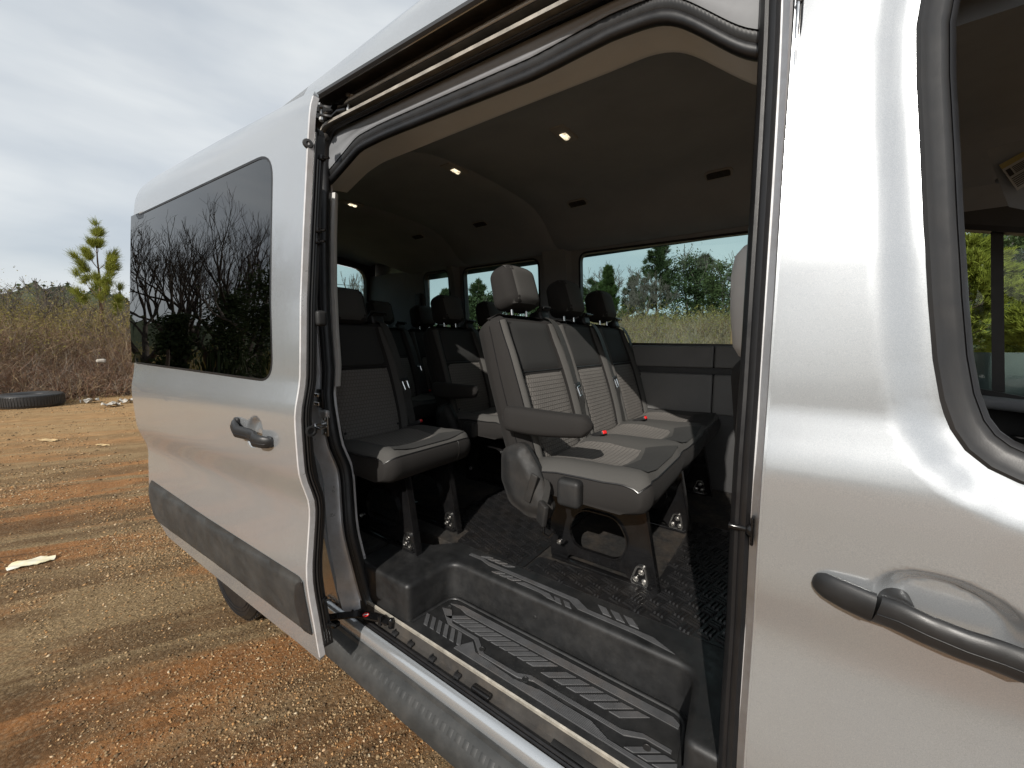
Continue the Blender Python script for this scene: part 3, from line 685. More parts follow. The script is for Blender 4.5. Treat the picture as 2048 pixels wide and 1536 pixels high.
# rounded bead round the inside foot of the well
bead = rpoly([(-1.122, 0.10), (-1.100, 0.302), (-0.185, 0.302), (-0.165, 0.10)], [0, 0.05, 0.05, 0])
part('well_bead', MB().sweep([(x, y, ZT+0.001) for x, y in bead], [(-0.006, 0), (-0.004, 0.004), (0.0, 0.0055), (0.004, 0.004), (0.006, 0)], (0, 0, 1)), TRAY, van, 60)
# raised ribbed pads of the tread and of the nosing (each pad a piece of its own)
def pad(poly, z, par, h=0.0030):
    mb = MB(); c = np.mean(np.array(poly), 0); n = len(poly)
    a = [(x, y, z-0.001) for x, y in poly]; b_ = [(x+(c[0]-x)*0.0+0, y, z+h*0.7) for x, y in poly]
    t_ = []
    for x, y in poly:
        d = c-np.array((x, y)); L = np.linalg.norm(d)+1e-9; k = min(0.0015/L, 0.3); t_.append((x+d[0]*k, y+d[1]*k, z+h))
    mb.loft([a, b_, t_], True, True)
    return part('tread_pad', mb, PAD, par, 20)
TA = math.tan(R(36))
def bars(u0, n, w, g, v0, v1, z, par, sgn=1, skew=0.0):
    s = (v1-v0)/TA*sgn
    for i in range(n):
        u = u0+i*(w+g); k = skew*i
        pad([(u, v0+k), (u+w, v0+k), (u+w+s, v1+k), (u+s, v1+k)], z, par)
pad([(-1.075, 0.262), (-1.02, 0.280), (-0.215, 0.280), (-0.195, 0.268), (-0.195, 0.252), (-0.98, 0.252), (-1.02, 0.262)], ZT, tread)
bars(-1.040, 11, 0.026, 0.012, 0.196, 0.244, ZT, tread)
bars(-0.600, 6, 0.032, 0.014, 0.190, 0.240, ZT, tread)
pad([(-1.085, 0.225), (-1.045, 0.236), (-0.99, 0.184), (-0.86, 0.184), (-0.80, 0.142), (-0.66, 0.142), (-0.62, 0.160), (-0.32, 0.160), (-0.27, 0.182), (-0.195, 0.182), (-0.195, 0.172), (-0.26, 0.172), (-0.31, 0.148), (-0.60, 0.148), (-0.65, 0.130), (-0.81, 0.130), (-0.87, 0.172), (-1.00, 0.172)], ZT, tread)
bars(-1.075, 6, 0.020, 0.014, 0.118, 0.168, ZT, tread, -0.55)
pad([(-0.90, 0.108), (-0.865, 0.160), (-0.825, 0.128), (-0.66, 0.118), (-0.56, 0.134), (-0.40, 0.134), (-0.34, 0.112), (-0.195, 0.112), (-0.195, 0.100), (-0.90, 0.100)], ZT, tread)
bars(-0.300, 3, 0.024, 0.012, 0.118, 0.160, ZT, tread)
# nosing
pad([(-1.09, 0.392), (-1.02, 0.392), (-0.97, 0.378), (-0.60, 0.378), (-0.55, 0.350), (-0.35, 0.350), (-0.23, 0.338), (-0.30, 0.368), (-0.52, 0.368), (-0.57, 0.396), (-0.98, 0.396), (-1.03, 0.408), (-1.09, 0.408)], ZF+0.006, step, 0.0022)
bars(-1.04, 4, 0.026, 0.012, 0.412, 0.432, ZF+0.006, step)
bars(-0.93, 3, 0.026, 0.012, 0.350, 0.370, ZF+0.006, step)
pad([(-0.81, 0.350), (-0.70, 0.350), (-0.665, 0.340), (-0.63, 0.340), (-0.67, 0.364), (-0.785, 0.368)], ZF+0.006, step, 0.0022)
bars(-0.63, 2, 0.024, 0.014, 0.338, 0.362, ZF+0.006, step, -0.6)
bars(-0.47, 3, 0.03, 0.016, 0.378, 0.412, ZF+0.006, step, -0.7)
for x, y in ((-1.062, 0.240), (-0.815, 0.152), (-0.625, 0.138), (-0.250, 0.150)):
    part('tread_screw', MB().lathe([(0.0105, 0.0), (0.0105, 0.004), (0.0085, 0.0045), (0.0075, 0.0032), (0.0, 0.0030)], (x, y, ZT), (0, 0, 1), 18), GREYPL, tread)
part('step_bolt', MB().lathe([(0.0075, 0), (0.0075, 0.003), (0.004, 0.005), (0, 0.005)], (-0.70, 0.315, 0.555), (0, -1, 0), 10), TRAY, step)

# --- sill: flange, lower seal, latch track, painted sill, running board
XR0, XR1 = -1.43, 1.1
part('sill_flange', MB().loft([[(x, 0.074, 0.466), (x, 0.073, 0.477), (x, 0.078, 0.480), (x, 0.083, 0.474), (x, 0.084, 0.462)] for x in np.linspace(-1.40, -0.06, 20)], True), DIRTYSTEEL, van, 40)
part('sill_gutter', MB().loft([[(x, 0.088, 0.470), (x, 0.072, 0.466), (x, 0.066, 0.436), (x, 0.044, 0.430), (x, 0.040, 0.440)] for x in np.linspace(-1.42, -0.06, 20)], False), CHANNEL, van, 40)
part('track_plate', MB().rbox((-0.27, 0.055, 0.437), (0.42, 0.018, 0.004), 0.0015, 1), GREYPL, van)
for k in range(3):
    part('sill_rubber', MB().tube([(x, 0.036-0.0085*k, 0.437-0.005*k) for x in np.linspace(-1.42, -0.06, 16)], 0.0050, 8), RUBBER, van)
for x in (-1.165, -1.075, -0.96, -0.84):
    part('sill_clip', MB().rbox((x, 0.055, 0.441), (0.024, 0.020, 0.010), 0.003, 1).rbox((x-0.008, 0.056, 0.447), (0.004, 0.018, 0.008), 0.001, 1), BLACK, van)
part('track_stop', MB().rbox((-0.735, 0.054, 0.443), (0.075, 0.022, 0.014), 0.006, 2), GLOSSBLACK, van)
sp = [(0.016, 0.436), (0.006, 0.433), (-0.002, 0.428), (-0.007, 0.418), (-0.009, 0.404), (-0.006, 0.385), (0.004, 0.36), (0.02, 0.33)]
part('painted_sill', MB().loft([[(x, y, z) for y, z in sp] for x in np.linspace(-1.60, 1.1, 30)], False), PAINT, van, 60)
rb_ = [(0.004, 0.392), (-0.012, 0.388), (-0.016, 0.376), (-0.034, 0.366), (-0.052, 0.346), (-0.064, 0.318), (-0.062, 0.285), (-0.04, 0.262), (0.03, 0.25)]
rows = []
for x in [-1.62, -1.60, -1.57, -1.52, -1.45] + list(np.linspace(-1.40, 1.1, 60)):
    e = 0.05*max(0, (-1.45-x)/0.17)**2; rows.append([(x, y+(e if y < 0 else 0), z) for y, z in rb_])
board = part('running_board', MB().loft(rows, False), MOULD, van, 40)
for i in range(46):
    x = -1.42+0.032*i
    part('board_rib', MB().rbox((x, -0.041, 0.3575), (0.020, 0.022, 0.0022), 0.001, 1, Matrix.Rotation(R(48), 3, 'X')), MOULD, board)
# lower track arm of the door with warning mark
la = MB()
la.sweep([(-1.45, -0.09, 0.462), (-1.40, -0.03, 0.462), (-1.34, 0.02, 0.466), (-1.25, 0.052, 0.468), (-1.20, 0.060, 0.468)], [(-0.018, -0.003), (0.018, -0.003), (0.018, 0.003), (-0.018, 0.003)], (0, 0, 1))
la.lathe([(0.008, -0.02), (0.011, -0.018), (0.011, 0.012), (0.006, 0.018), (0, 0.018)], (-1.195, 0.060, 0.468), (0, 0, 1), 12)
la.lathe([(0.008, -0.02), (0.009, 0.016), (0, 0.018)], (-1.235, 0.040, 0.474), (0, 0, 1), 10)
la.rbox((-1.43, -0.05, 0.44), (0.09, 0.03, 0.02), 0.006, 2)
arm = part('door_lower_arm', la, GLOSSBLACK, van)
part('warning_mark', MB().lathe([(0.0125, 0.0), (0.0125, 0.0012), (0.0, 0.0014)], (-1.312, 0.028, 0.4695), (0, 0, 1), 20), RED, arm)
part('warning_arrow', MB().box((-1.312, 0.028, 0.4715), (0.014, 0.004, 0.0008), Matrix.Rotation(R(25), 3, 'Z')).box((-1.307, 0.0335, 0.4716), (0.009, 0.0035, 0.0008), Matrix.Rotation(R(-30), 3, 'Z')).box((-1.314, 0.022, 0.4717), (0.009, 0.0030, 0.0008), Matrix.Rotation(R(60), 3, 'Z')), WHITE, arm)
# upper roller bracket on the rail
ub = MB()
ub.sweep([(-1.575, 0.05, 2.455), (-1.55, 0.085, 2.462), (-1.52, 0.105, 2.455), (-1.50, 0.112, 2.47), (-1.47, 0.120, 2.462), (-1.43, 0.124, 2.468)], [(-0.017, -0.0035), (0.017, -0.0035), (0.017, 0.0035), (-0.017, 0.0035)], (0.2, 0.1, 1))
ub.sweep([(-1.575, 0.05, 2.432), (-1.55, 0.085, 2.430), (-1.52, 0.105, 2.424), (-1.49, 0.112, 2.437), (-1.45, 0.122, 2.435)], [(-0.015, -0.003), (0.015, -0.003), (0.015, 0.003), (-0.015, 0.003)], (0.2, 0.1, 1))
br = part('roller_bracket', ub, GLOSSBLACK, van)
for x, y, z in ((-1.555, 0.075, 2.445), (-1.44, 0.122, 2.463)):
    part('bracket_bolt', MB().lathe([(0.010, -0.032), (0.010, -0.022), (0.006, -0.022), (0.006, 0.022), (0.0105, 0.022), (0.0105, 0.030), (0, 0.032)], (x, y, z), (0, 0, 1), 8), STEEL, br)
part('roller', MB().lathe([(0.004, -0.01), (0.014, -0.009), (0.014, 0.009), (0.004, 0.01)], (-1.415, 0.126, 2.468), (0, 1, 0), 14), TRIMLIGHT, br)
mb = MB()
for i in range(5): mb.lathe([(0.008, -0.004), (0.013, 0.0), (0.008, 0.004)], (-1.575+0.0085*i, 0.082, 2.352), (1, 0, 0), 12)
part('rubber_buffer', mb, CHANNEL, van, 60)
# striker plates and latch hardware on the rear jamb
def jpt(px, py, y): return at(px, py, 'y', y)
c = jpt(650, 852, 0.012)
st = part('striker', MB().rbox(c, (0.050, 0.008, 0.080), 0.003, 2), STEEL, van)
part('striker_loop', MB().tube([c+np.array(p) for p in ((-0.016, -0.004, 0.006), (-0.016, -0.03, 0.008), (0.0, -0.038, 0.0), (0.016, -0.03, -0.004), (0.016, -0.004, -0.002))], 0.006, 8), CHROME, st)
for dz in (-0.028, 0.028): part('striker_screw', MB().lathe([(0.008, 0), (0.008, 0.003), (0.005, 0.0045), (0.004, 0.003), (0, 0.003)], c+np.array((0.004, -0.004, dz)), (0, -1, 0), 12), STEEL, st)
c = jpt(641, 797, 0.012)
hk = part('hinge_pocket', MB().rbox(c, (0.045, 0.012, 0.075), 0.003, 1), RUBBER, van)
for dz in (-0.02, 0.015): part('hinge_tab', MB().rbox(c+np.array((-0.006, -0.012, dz)), (0.034, 0.012, 0.016), 0.004, 2), CHROME, hk)
part('jamb_cap', MB().rbox(jpt(648, 828, 0.016), (0.06, 0.02, 0.035), 0.008, 2), PAINT_IN, van)
# front jamb track hardware near the top and the small latch peg
c = at(1594, 110, 'y', 0.06)
tk = part('pillar_track', MB().rbox(c, (0.010, 0.020, 0.22), 0.004, 2), GLOSSBLACK, van)
part('track_slot', MB().rbox(c+np.array((-0.002, -0.011, 0.02)), (0.004, 0.006, 0.15), 0.0015, 1), CHROME, tk)
for dz in (-0.09, -0.05, 0.08): part('track_rivet', MB().lathe([(0.006, 0), (0.005, 0.004), (0, 0.005)], c+np.array((0.0, -0.010, dz)), (0, -1, 0), 10), BLACK, tk)
c = at(1484, 1056, 'y', 0.03)
pg = part('door_peg', MB().lathe([(0.007, -0.022), (0.0055, -0.018), (0.0055, 0.006), (0.009, 0.008), (0.012, 0.012), (0.012, 0.015), (0, 0.015)], c, (1, 0, 0), 12).rbox(c+np.array((0.017, 0, 0.0)), (0.006, 0.02, 0.055), 0.003, 1), GLOSSBLACK, van)
# rear wheel
wh = part('wheel', MB().lathe([(0.20, 0.0), (0.25, -0.01), (0.315, -0.012), (0.34, 0.005), (0.345, 0.03), (0.345, 0.20), (0.33, 0.225), (0.20, 0.23)], (-2.50, -0.035, 0.335), (0, 1, 0), 48), RUBBER, van, 30)
part('rim', MB().lathe([(0.205, 0.004), (0.19, 0.03), (0.12, 0.05), (0.06, 0.02), (0.0, 0.02)], (-2.50, -0.035, 0.335), (0, 1, 0), 32), STEEL, wh, 40)
mb = MB()
for i in range(60):
    a = 2*math.pi*i/60
    for k in range(4): mb.box((-2.50+0.346*math.cos(a+0.03*k), -0.005+0.045*k, 0.335+0.346*math.sin(a+0.03*k)), (0.02, 0.034, 0.012), Matrix.Rotation(-a-0.03*k+math.pi/2, 3, 'Y'))
part('tyre_tread', mb, RUBBER, wh, 0, kind='stuff')
mb = MB()
for k in range(3): mb.tube([(-2.50+r_*math.cos(a), -0.048, 0.335+r_*math.sin(a)) for r_ in (0.27+0.02*k,) for a in np.linspace(0, 2*math.pi, 40)], 0.0018, 5)
part('sidewall_ring', mb, RUBBER, wh)
def sstep(a, b, x): t = min(1, max(0, (x-a)/(b-a))); return t*t*(3-2*t)
# ---------------------------------------------------------------- sliding door (slid back, standing proud of the body)
D0 = np.array([-1.27, -0.20]); D1 = np.array([-2.60, -0.31]); EX = (D1-D0)/np.linalg.norm(D1-D0)
DISH = (0.255, 1.228, 0.060, 0.058)
def dfn(s, z):
    y = P(z) if z < 2.25 else P(z)+0.10*((z-2.25)/0.13)**2*0.35
    r2 = ((s-DISH[0])/DISH[2])**2+((z-DISH[1]+0.30*(s-DISH[0]))/DISH[3])**2
    if r2 < 1: y += 0.022*sstep(0, 1, (1-math.sqrt(r2))/0.45)
    p = D0+EX*s
    return (p[0], p[1]+y, z)
DOUT = rpoly([(-0.005, 2.335), (-0.005, 0.44), (0.10, 0.455), (0.80, 0.52), (1.245, 0.57), (1.345, 0.65), (1.405, 0.90), (1.44, 1.13), (1.475, 1.45), (1.52, 1.80), (1.53, 2.20), (1.525, 2.355), (1.36, 2.385), (0.7, 2.372)], [0.02, 0.01, 0, 0, 0.05, 0.08, 0, 0, 0, 0, 0, 0.06, 0.1, 0])
WIN = rpoly([(0.155, 1.41), (1.60, 1.445), (1.60, 2.20), (0.20, 2.185)], [0.075, 0.0, 0.0, 0.10], 7)
WINH = rpoly([(0.155, 1.41), (1.45, 1.445), (1.50, 2.19), (0.20, 2.185)], [0.075, 0.02, 0.02, 0.10], 7)
door = panel('sliding_door', DOUT, [WINH], dfn, [PAINT, BLACK, PAINT], van, 0.022, 0.016, 1, 2, sgn=-1, fine=(0.18, 0.335, 1.155, 1.305, 0.007))
win = panel('door_window', [(min(s, 1.56 if z > 1.6 else 1.50), z) for s, z in WIN], [], lambda s, z: tuple(np.array(dfn(s, z))+np.array((0, -0.0025 if s > 1.44 else 0.001, 0))), PRIVACY, door, 0.06, 0.004, sgn=-1)
part('window_gasket', MB().sweep([np.array(dfn(s, z))+np.array((0, 0.003, 0)) for s, z in densify(WINH, 0.05)], [(-0.004, -0.004), (0.004, -0.004), (0.004, 0.008), (-0.004, 0.008)], (0, 1, 0), closed=True), RUBBER, door)
for s, z, w, h in ((1.07, 1.52, 0.11, 0.06), (0.44, 1.515, 0.09, 0.075)):
    o = panel('glass_sticker', rpoly([(s-w/2, z-h/2), (s+w/2, z-h/2), (s+w/2, z+h/2), (s-w/2, z+h/2)], 0.008), [], lambda a, b: tuple(np.array(dfn(a, b))+np.array((0, -0.0005, 0))), make_glass('sticker_film_%d' % int(s*100), (0.62, 0.70, 0.58), 1.5), door, 0.1, 0.0, sgn=-1)
# inner door shell behind the skin
def din(s, z): p = dfn(s, z); return (p[0], p[1]+0.05, p[2])
panel('door_inner_shell', rpoly([(0.02, 2.25), (0.035, 0.50), (1.22, 0.62), (1.40, 1.2), (1.45, 2.28)], 0.05), [rpoly([(0.20, 1.46), (1.40, 1.50), (1.42, 2.12), (0.24, 2.12)], 0.06)], din, [BLACK], door, 0.08, 0.02, sgn=-1)
edge = [(-0.005, z) for z in np.linspace(2.31, 0.46, 60)]
part('door_hem', MB().sweep([np.array(dfn(s, z))+np.array((0.002, 0.008, 0)) for s, z in edge], [(-0.003, -0.008), (0.004, -0.009), (0.006, 0.0), (0.004, 0.010), (-0.003, 0.010)], (0, 1, 0)), PAINT_IN, door, 50)  # paler jamb paint on the hem paints in its sunlit bright line
zz = np.linspace(2.20, 0.48, 60)
part('door_edge_panel', MB().loft([[np.array(dfn(-0.005, z))+np.array(q) for q in ((-0.006, 0.016, 0), (-0.004, 0.03, 0), (-0.002, 0.055, 0), (-0.05, 0.075, 0))] for z in zz], False), BLACK, door, 50)
for k, (dx, dy) in enumerate(((0.005, 0.022), (0.004, 0.032), (0.002, 0.041))):
    part('door_edge_seal', MB().tube([np.array(dfn(-0.005, z))+np.array((dx, dy, 0)) for z in np.linspace(2.12 if k else 2.2, 0.50, 50)], 0.0048, 8), RUBBER if k != 1 else RUBBER2, door)
c = at(620, 862, 'x', -1.262)
lk_ = part('latch_opening', MB().lathe([(0.011, -0.004), (0.017, -0.003), (0.019, 0.003), (0.014, 0.005), (0.010, 0.004), (0.009, -0.006)], c+np.array((0.006, 0, 0)), (1, 0, 0), 18).lathe([(0.0, 0.0), (0.010, 0.0005)], c+np.array((0.004, 0, 0)), (1, 0, 0), 16), BLACK, door)
c = at(607, 283, 'x', -1.262)
part('door_bumper', MB().lathe([(0.012, -0.006), (0.016, 0.0), (0.013, 0.006), (0.006, 0.007), (0.004, 0.003), (0, 0.003)], c+np.array((-0.003, 0.015, 0)), (0.9, -0.3, 0), 14), BLACK, door)
for z in (2.13, 1.90, 1.865, 0.66, 0.56):
    p = np.array(dfn(-0.005, z)); part('hinge_peg', MB().rbox(p+np.array((0.006, 0.045, 0)), (0.014, 0.02, 0.018), 0.004, 1).lathe([(0.004, 0.0), (0.004, 0.018), (0, 0.019)], p+np.array((0.01, 0.05, 0)), (1, 0.4, 0), 8), GLOSSBLACK, door)
part('bracket_cover', MB().rbox(np.array(dfn(-0.005, 1.62))+np.array((0.002, 0.062, 0)), (0.035, 0.035, 0.05), 0.01, 2), GREYPL, door)
# lower moulding: domed panel with turned ends
MO = rpoly([(0.018, 0.755), (0.012, 0.535), (0.70, 0.588), (1.30, 0.628), (1.345, 0.655), (1.372, 0.80), (1.365, 0.850), (0.70, 0.798)], [0.03, 0.02, 0, 0.03, 0.02, 0.03, 0.03, 0], 4)
def mofn(s, z):
    p = np.array(dfn(s, z)); d = polydist(s, z, MO); k = min(1.0, d/0.035); p[1] -= 0.001+0.013*(1-(1-k)**2); return tuple(p)
panel('side_moulding', MO, [], mofn, [MOULD], door, 0.0165, 0.004, sgn=-1)
me_ = rpoly([(0.017, 0.748), (0.040, 0.735), (0.062, 0.650), (0.048, 0.560), (0.012, 0.538)], [0.006, 0.03, 0.06, 0.03, 0.006], 4)
panel('moulding_end', me_, [], lambda s, z: tuple(np.array(mofn(s, z))+np.array((0, -0.0022, 0))), [RUBBER2], door, 0.02, 0.002, sgn=-1)
# handle over its dish
def handle_path(fn, pts, off): return [np.array(fn(s, z))+np.array((0, -o, 0)) for (s, z), o in zip(pts, off)]
hp = [(0.376, 1.254), (0.366, 1.249), (0.345, 1.240), (0.31, 1.229), (0.27, 1.221), (0.23, 1.216), (0.19, 1.212), (0.155, 1.209), (0.135, 1.207), (0.128, 1.206)]
ho = [0.004, 0.012, 0.020, 0.029, 0.034, 0.034, 0.030, 0.022, 0.012, 0.004]
oval = [(0.023*math.cos(a)*(1.0 if abs(math.cos(a)) < 0.9 else 0.95), 0.012*math.sin(a)) for a in np.arange(14)*2*math.pi/14]
h = part('door_handle', MB().sweep(handle_path(dfn, hp, ho), oval, (0, 1, 0), scale=[0.55, 0.9, 1, 1, 1, 1, 1, 1, 0.85, 0.5]), HANDLE, door, 60)
part('handle_seam', MB().tube([p+np.array((0, -0.0122, -0.004)) for p in handle_path(dfn, hp[1:-1], ho[1:-1])], 0.0009, 5), RUBBER, h)
part('handle_base', MB().rbox(np.array(dfn(0.362, 1.251))+np.array((0, -0.004, 0)), (0.034, 0.014, 0.040), 0.007, 3), HANDLE, h)
part('handle_base', MB().rbox(np.array(dfn(0.145, 1.208))+np.array((0, -0.004, 0)), (0.034, 0.014, 0.038), 0.007, 3), HANDLE, h)
# ---------------------------------------------------------------- front door with its window down
FH = [hitside(px, py) for px, py in ((1838, 40), (1838, 150), (1846, 300), (1853, 450), (1862, 600), (1872, 720), (1886, 800), (1908, 862), (1938, 905), (1985, 942), (2048, 972))]
FH = [(1.05, 2.26), (0.22, 2.25), (0.165, 2.22), (0.135, 2.16)]+FH+[(0.36, 1.318), (0.60, 1.29), (1.05, 1.25)]
fdx0 = -0.026
# dish behind the handle: two lobes above and below the grip
def hxy(px, py): return hitside(px, py)
hA = hxy(1905, 1235)
def ffn(x, z):
    y = P(z); r2 = ((x-hA[0])/0.088)**2+((z-hA[1]+0.15*(x-hA[0]))/0.060)**2
    if r2 < 1: y += 0.028*sstep(0, 1, (1-math.sqrt(r2))/0.42)
    d = polydist(x, z, FH)
    if d < 0.065 and z > 1.2: y += 0.014*sstep(0, 1, 1-d/0.065)
    return (x, y, z)
fdoor = panel('front_door', [(fdx0, 2.40), (fdx0, 0.44), (1.15, 0.44), (1.15, 2.40)], [FH], ffn, [PAINT, TRIMDARK, PAINT], van, 0.022, 0.018, 1, 2, fine=[(-0.02, 0.45, 1.22, 2.30, 0.011), (0.09, 0.32, 1.05, 1.22, 0.0065)])
part('door_hem', MB().sweep([np.array(ffn(fdx0, z))+np.array((-0.001, 0.009, 0)) for z in np.linspace(2.36, 0.45, 60)], [(-0.004, -0.008), (0.003, -0.009), (0.004, 0.010), (-0.004, 0.012)], (0, 1, 0)), PAINT, fdoor, 50)
part('pillar_roof_skin', MB().loft([[(x, P(z), z) for x in (-0.026, 0.4, 1.15)] for z in (2.41, 2.46, 2.51, 2.55)], False), PAINT, van, 60)
part('rocker_panel', MB().loft([[(x, y, z) for x in (-0.03, 0.5, 1.1)] for y, z in ((0.0, 0.435), (0.012, 0.40))], False), PAINT, van)
# window seal: broad rubber channel round the opening
fpath = [np.array(ffn(x, z)) for x, z in densify(FH, 0.04)[:-1]]
k0 = [i for i, p in enumerate(fpath)]
sealp = [(-0.004, 0.002), (0.004, -0.003), (0.010, 0.001), (0.016, 0.006), (0.026, 0.008), (0.034, 0.012), (0.038, 0.020), (0.036, 0.034), (0.02, 0.036), (-0.004, 0.030)]
def ccw(poly): return sum(a[0]*b[1]-b[0]*a[1] for a, b in zip(poly, poly[1:]+poly[:1])) > 0
sg = -1 if ccw(FH) else 1
part('window_seal', MB().sweep(fpath, [(sg*n_, b_) for n_, b_ in sealp], (0, 1, 0), closed=True), RUBBER2, fdoor, 50)
part('seal_lip', MB().sweep(fpath, [(sg*n_, b_) for n_, b_ in ((0.0375, 0.016), (0.044, 0.020), (0.046, 0.026), (0.043, 0.032), (0.037, 0.03))], (0, 1, 0), closed=True), RUBBER, fdoor, 50)
tp = [p for p in fpath if 0.10 < p[0] < 0.20 and p[2] > 2.03]
tp.sort(key=lambda p: p[2])
part('seal_corner_clip', MB().sweep(tp, [(-n_ , b_) for n_, b_ in ((0.003, -0.0045), (0.011, -0.002), (0.020, 0.0035), (0.032, 0.008), (0.030, 0.012), (0.004, 0.004))], (0, 1, 0)), PAINT_IN, fdoor, 50)
part('door_top_lining', MB().loft([[(x, y, z) for x in (0.16, 0.5, 1.1)] for y, z in ((0.10, 2.24), (0.16, 2.255), (0.24, 2.29), (0.33, 2.33))], False), HEADLINER, van)
# inner door trim below the sill and the grey cloth pad behind the seal
tr_ = [np.array(at(px, py, 'y', 0.10)) for px, py in ((1936, 822), (1952, 850), (1975, 882), (2003, 908), (2040, 925), (2075, 935))]
part('door_inner_pad', MB().loft([[p+np.array(o_) for o_ in ((-0.006, -0.02, -0.03), (0.0, 0.0, 0.0), (0.008, 0.035, 0.006), (0.01, 0.07, -0.06))] for p in tr_], False), GREYPL, fdoor, 60)
part('door_inner_trim', MB().rbox((0.55, 0.13, 0.90), (0.98, 0.10, 0.74), 0.03, 2), TRIMDARK, fdoor)
# handle: two-piece long pull
q = [hxy(px, py) for px, py in ((1627, 1153), (1629, 1154), (1634, 1157), (1642, 1161), (1656, 1168), (1690, 1182), (1742, 1201))]
q2 = [hxy(px, py) for px, py in ((1747, 1202), (1790, 1222), (1850, 1248), (1920, 1273), (1990, 1296), (2048, 1312))]
e_ = np.array(q2[-1])-np.array(q2[-2]); q2 += [tuple(np.array(q2[-1])+e_*0.8+np.array((0, 0.006))), tuple(np.array(q2[-1])+e_*1.5+np.array((0, 0.016)))]
def D(sx, sy): return [(sx*math.cos(a), sy*math.sin(a)) for a in np.arange(16)*2*math.pi/16]
hd = MB().sweep(handle_path(ffn, q, [0.001, 0.002, 0.004, 0.006, 0.009, 0.014, 0.020]), D(0.0235, 0.010), (0, 1, 0), scale=[0.15, 0.42, 0.62, 0.78, 0.90, 0.98, 1.0])
h = part('door_handle', hd, HANDLE, fdoor, 60)
hg = part('handle_grip', MB().sweep(handle_path(ffn, q2, [0.020, 0.028, 0.042, 0.047, 0.047, 0.040, 0.022, 0.006]), D(0.0225, 0.011), (0, 1, 0), scale=[1, 1, 1, 1, 1, 1, 0.95, 0.8]), HANDLE, h, 60)
part('handle_grip_root', MB().rbox(np.array(ffn(*q2[1]))+np.array((0.0, -0.006, 0.006)), (0.04, 0.05, 0.036), 0.012, 3), HANDLE, h)
part('handle_seam', MB().tube([np.array(p)+np.array((0, -0.0115, -0.003)) for p in handle_path(ffn, q2, [0.020, 0.028, 0.042, 0.047, 0.047, 0.040, 0.022, 0.006])], 0.0008, 5), RUBBER, h)
# ---------------------------------------------------------------- cab seen through the open front window
part('cab_headliner', MB().loft([[(x, y, z-0.10*max(0, x-0.9)) for x in (0.05, 0.5, 0.9, 1.4, 1.7)] for y, z in ((0.20, 2.27), (0.33, 2.34), (0.7, 2.41), (1.2, 2.42), (1.6, 2.36), (1.8, 2.22), (1.90, 2.14))], False), HEADLINER, van, 60)
part('sun_visor', MB().rbox((0.66, 1.30, 2.13), (0.17, 0.42, 0.022), 0.010, 3, Matrix.Rotation(R(14), 3, 'X') @ Matrix.Rotation(R(-25), 3, 'Y')), HEADLINER, van, 50)
lw = [at(px, py, 'y', 1.93) for px, py in ((1893, 452), (1980, 452), (2048, 468), (2130, 500))]
LW = rpoly([(0.40, 2.07), (0.60, 2.072), (0.80, 2.02), (1.00, 1.93), (1.20, 1.75), (1.20, 1.27), (0.85, 1.295), (0.66, 1.335), (0.40, 1.38)], 0.02)
panel('far_door_lining', [(0.28, 0.55), (1.5, 0.55), (1.5, 2.16), (0.28, 2.22)], [LW], lambda x, z: (x, 1.90, z), [TRIMDARK], van, 0.1, 0.05)
panel('far_door_window', LW, [], lambda x, z: (x, 1.96, z), CLEAR, van, 0.3, 0.004)
part('window_divider', MB().loft([[at(px0, py, 'y', 1.92), at(px1, py, 'y', 1.92), at(px1, py, 'y', 1.95), at(px0, py, 'y', 1.95)] for px0, px1, py in ((1981, 2007, 446), (1982, 2008, 600), (1984, 2010, 785))], True), RUBBER, van)
part('far_window_frame', MB().sweep([(x, 1.915, z) for x, z in densify(LW, 0.05)], [(-0.014, -0.02), (0.010, -0.02), (0.010, 0.03), (-0.014, 0.03)], (0, 1, 0), closed=True), RUBBER, van)
part('far_door_sill', MB().rbox((0.85, 1.82, 1.27), (1.0, 0.14, 0.05), 0.02, 3, Matrix.Rotation(R(5), 3, 'Y')), TRIMGREY, van)
part('dashboard', MB().rbox((1.15, 1.15, 1.18), (0.50, 1.5, 0.28), 0.09, 4).rbox((0.90, 1.2, 0.95), (0.3, 1.3, 0.4), 0.06, 3), TRIMDARK, van)
part('dash_vent', MB().rbox((0.855, 1.62, 1.19), (0.03, 0.20, 0.06), 0.012, 2), GLOSSBLACK, van)
sw = at(2052, 800, 'y', 1.42)
tl = Matrix.Rotation(R(62), 3, 'Y')
ringp = [np.array((0.62, 1.42, 1.36))+np.array(tl @ Vector((0.19*math.cos(a), 0.19*math.sin(a), 0)))+np.array((0.20, 0, -0.04)) for a in np.linspace(0, 2*math.pi, 49)[:-1]]
swm = MB().tube(ringp+[ringp[0], ringp[1]], 0.016, 10)
so_ = part('steering_wheel', swm, BLACK, van)
part('wheel_hub', MB().rbox((0.83, 1.42, 1.31), (0.14, 0.12, 0.05), 0.02, 3, tl).rbox((0.83, 1.42, 1.31), (0.05, 0.34, 0.02), 0.008, 2, tl), TRIMDARK, so_)
part('cab_floor', MB().box((0.7, 1.0, 0.60), (1.2, 1.8, 0.06)), CARPET, van)
part('windscreen_pillar', MB().tube([(1.05, 1.90, 2.18), (1.55, 1.86, 1.35)], 0.05, 8).tube([(1.05, 0.10, 2.2), (1.6, 0.12, 1.35)], 0.05, 8), TRIMDARK, van)
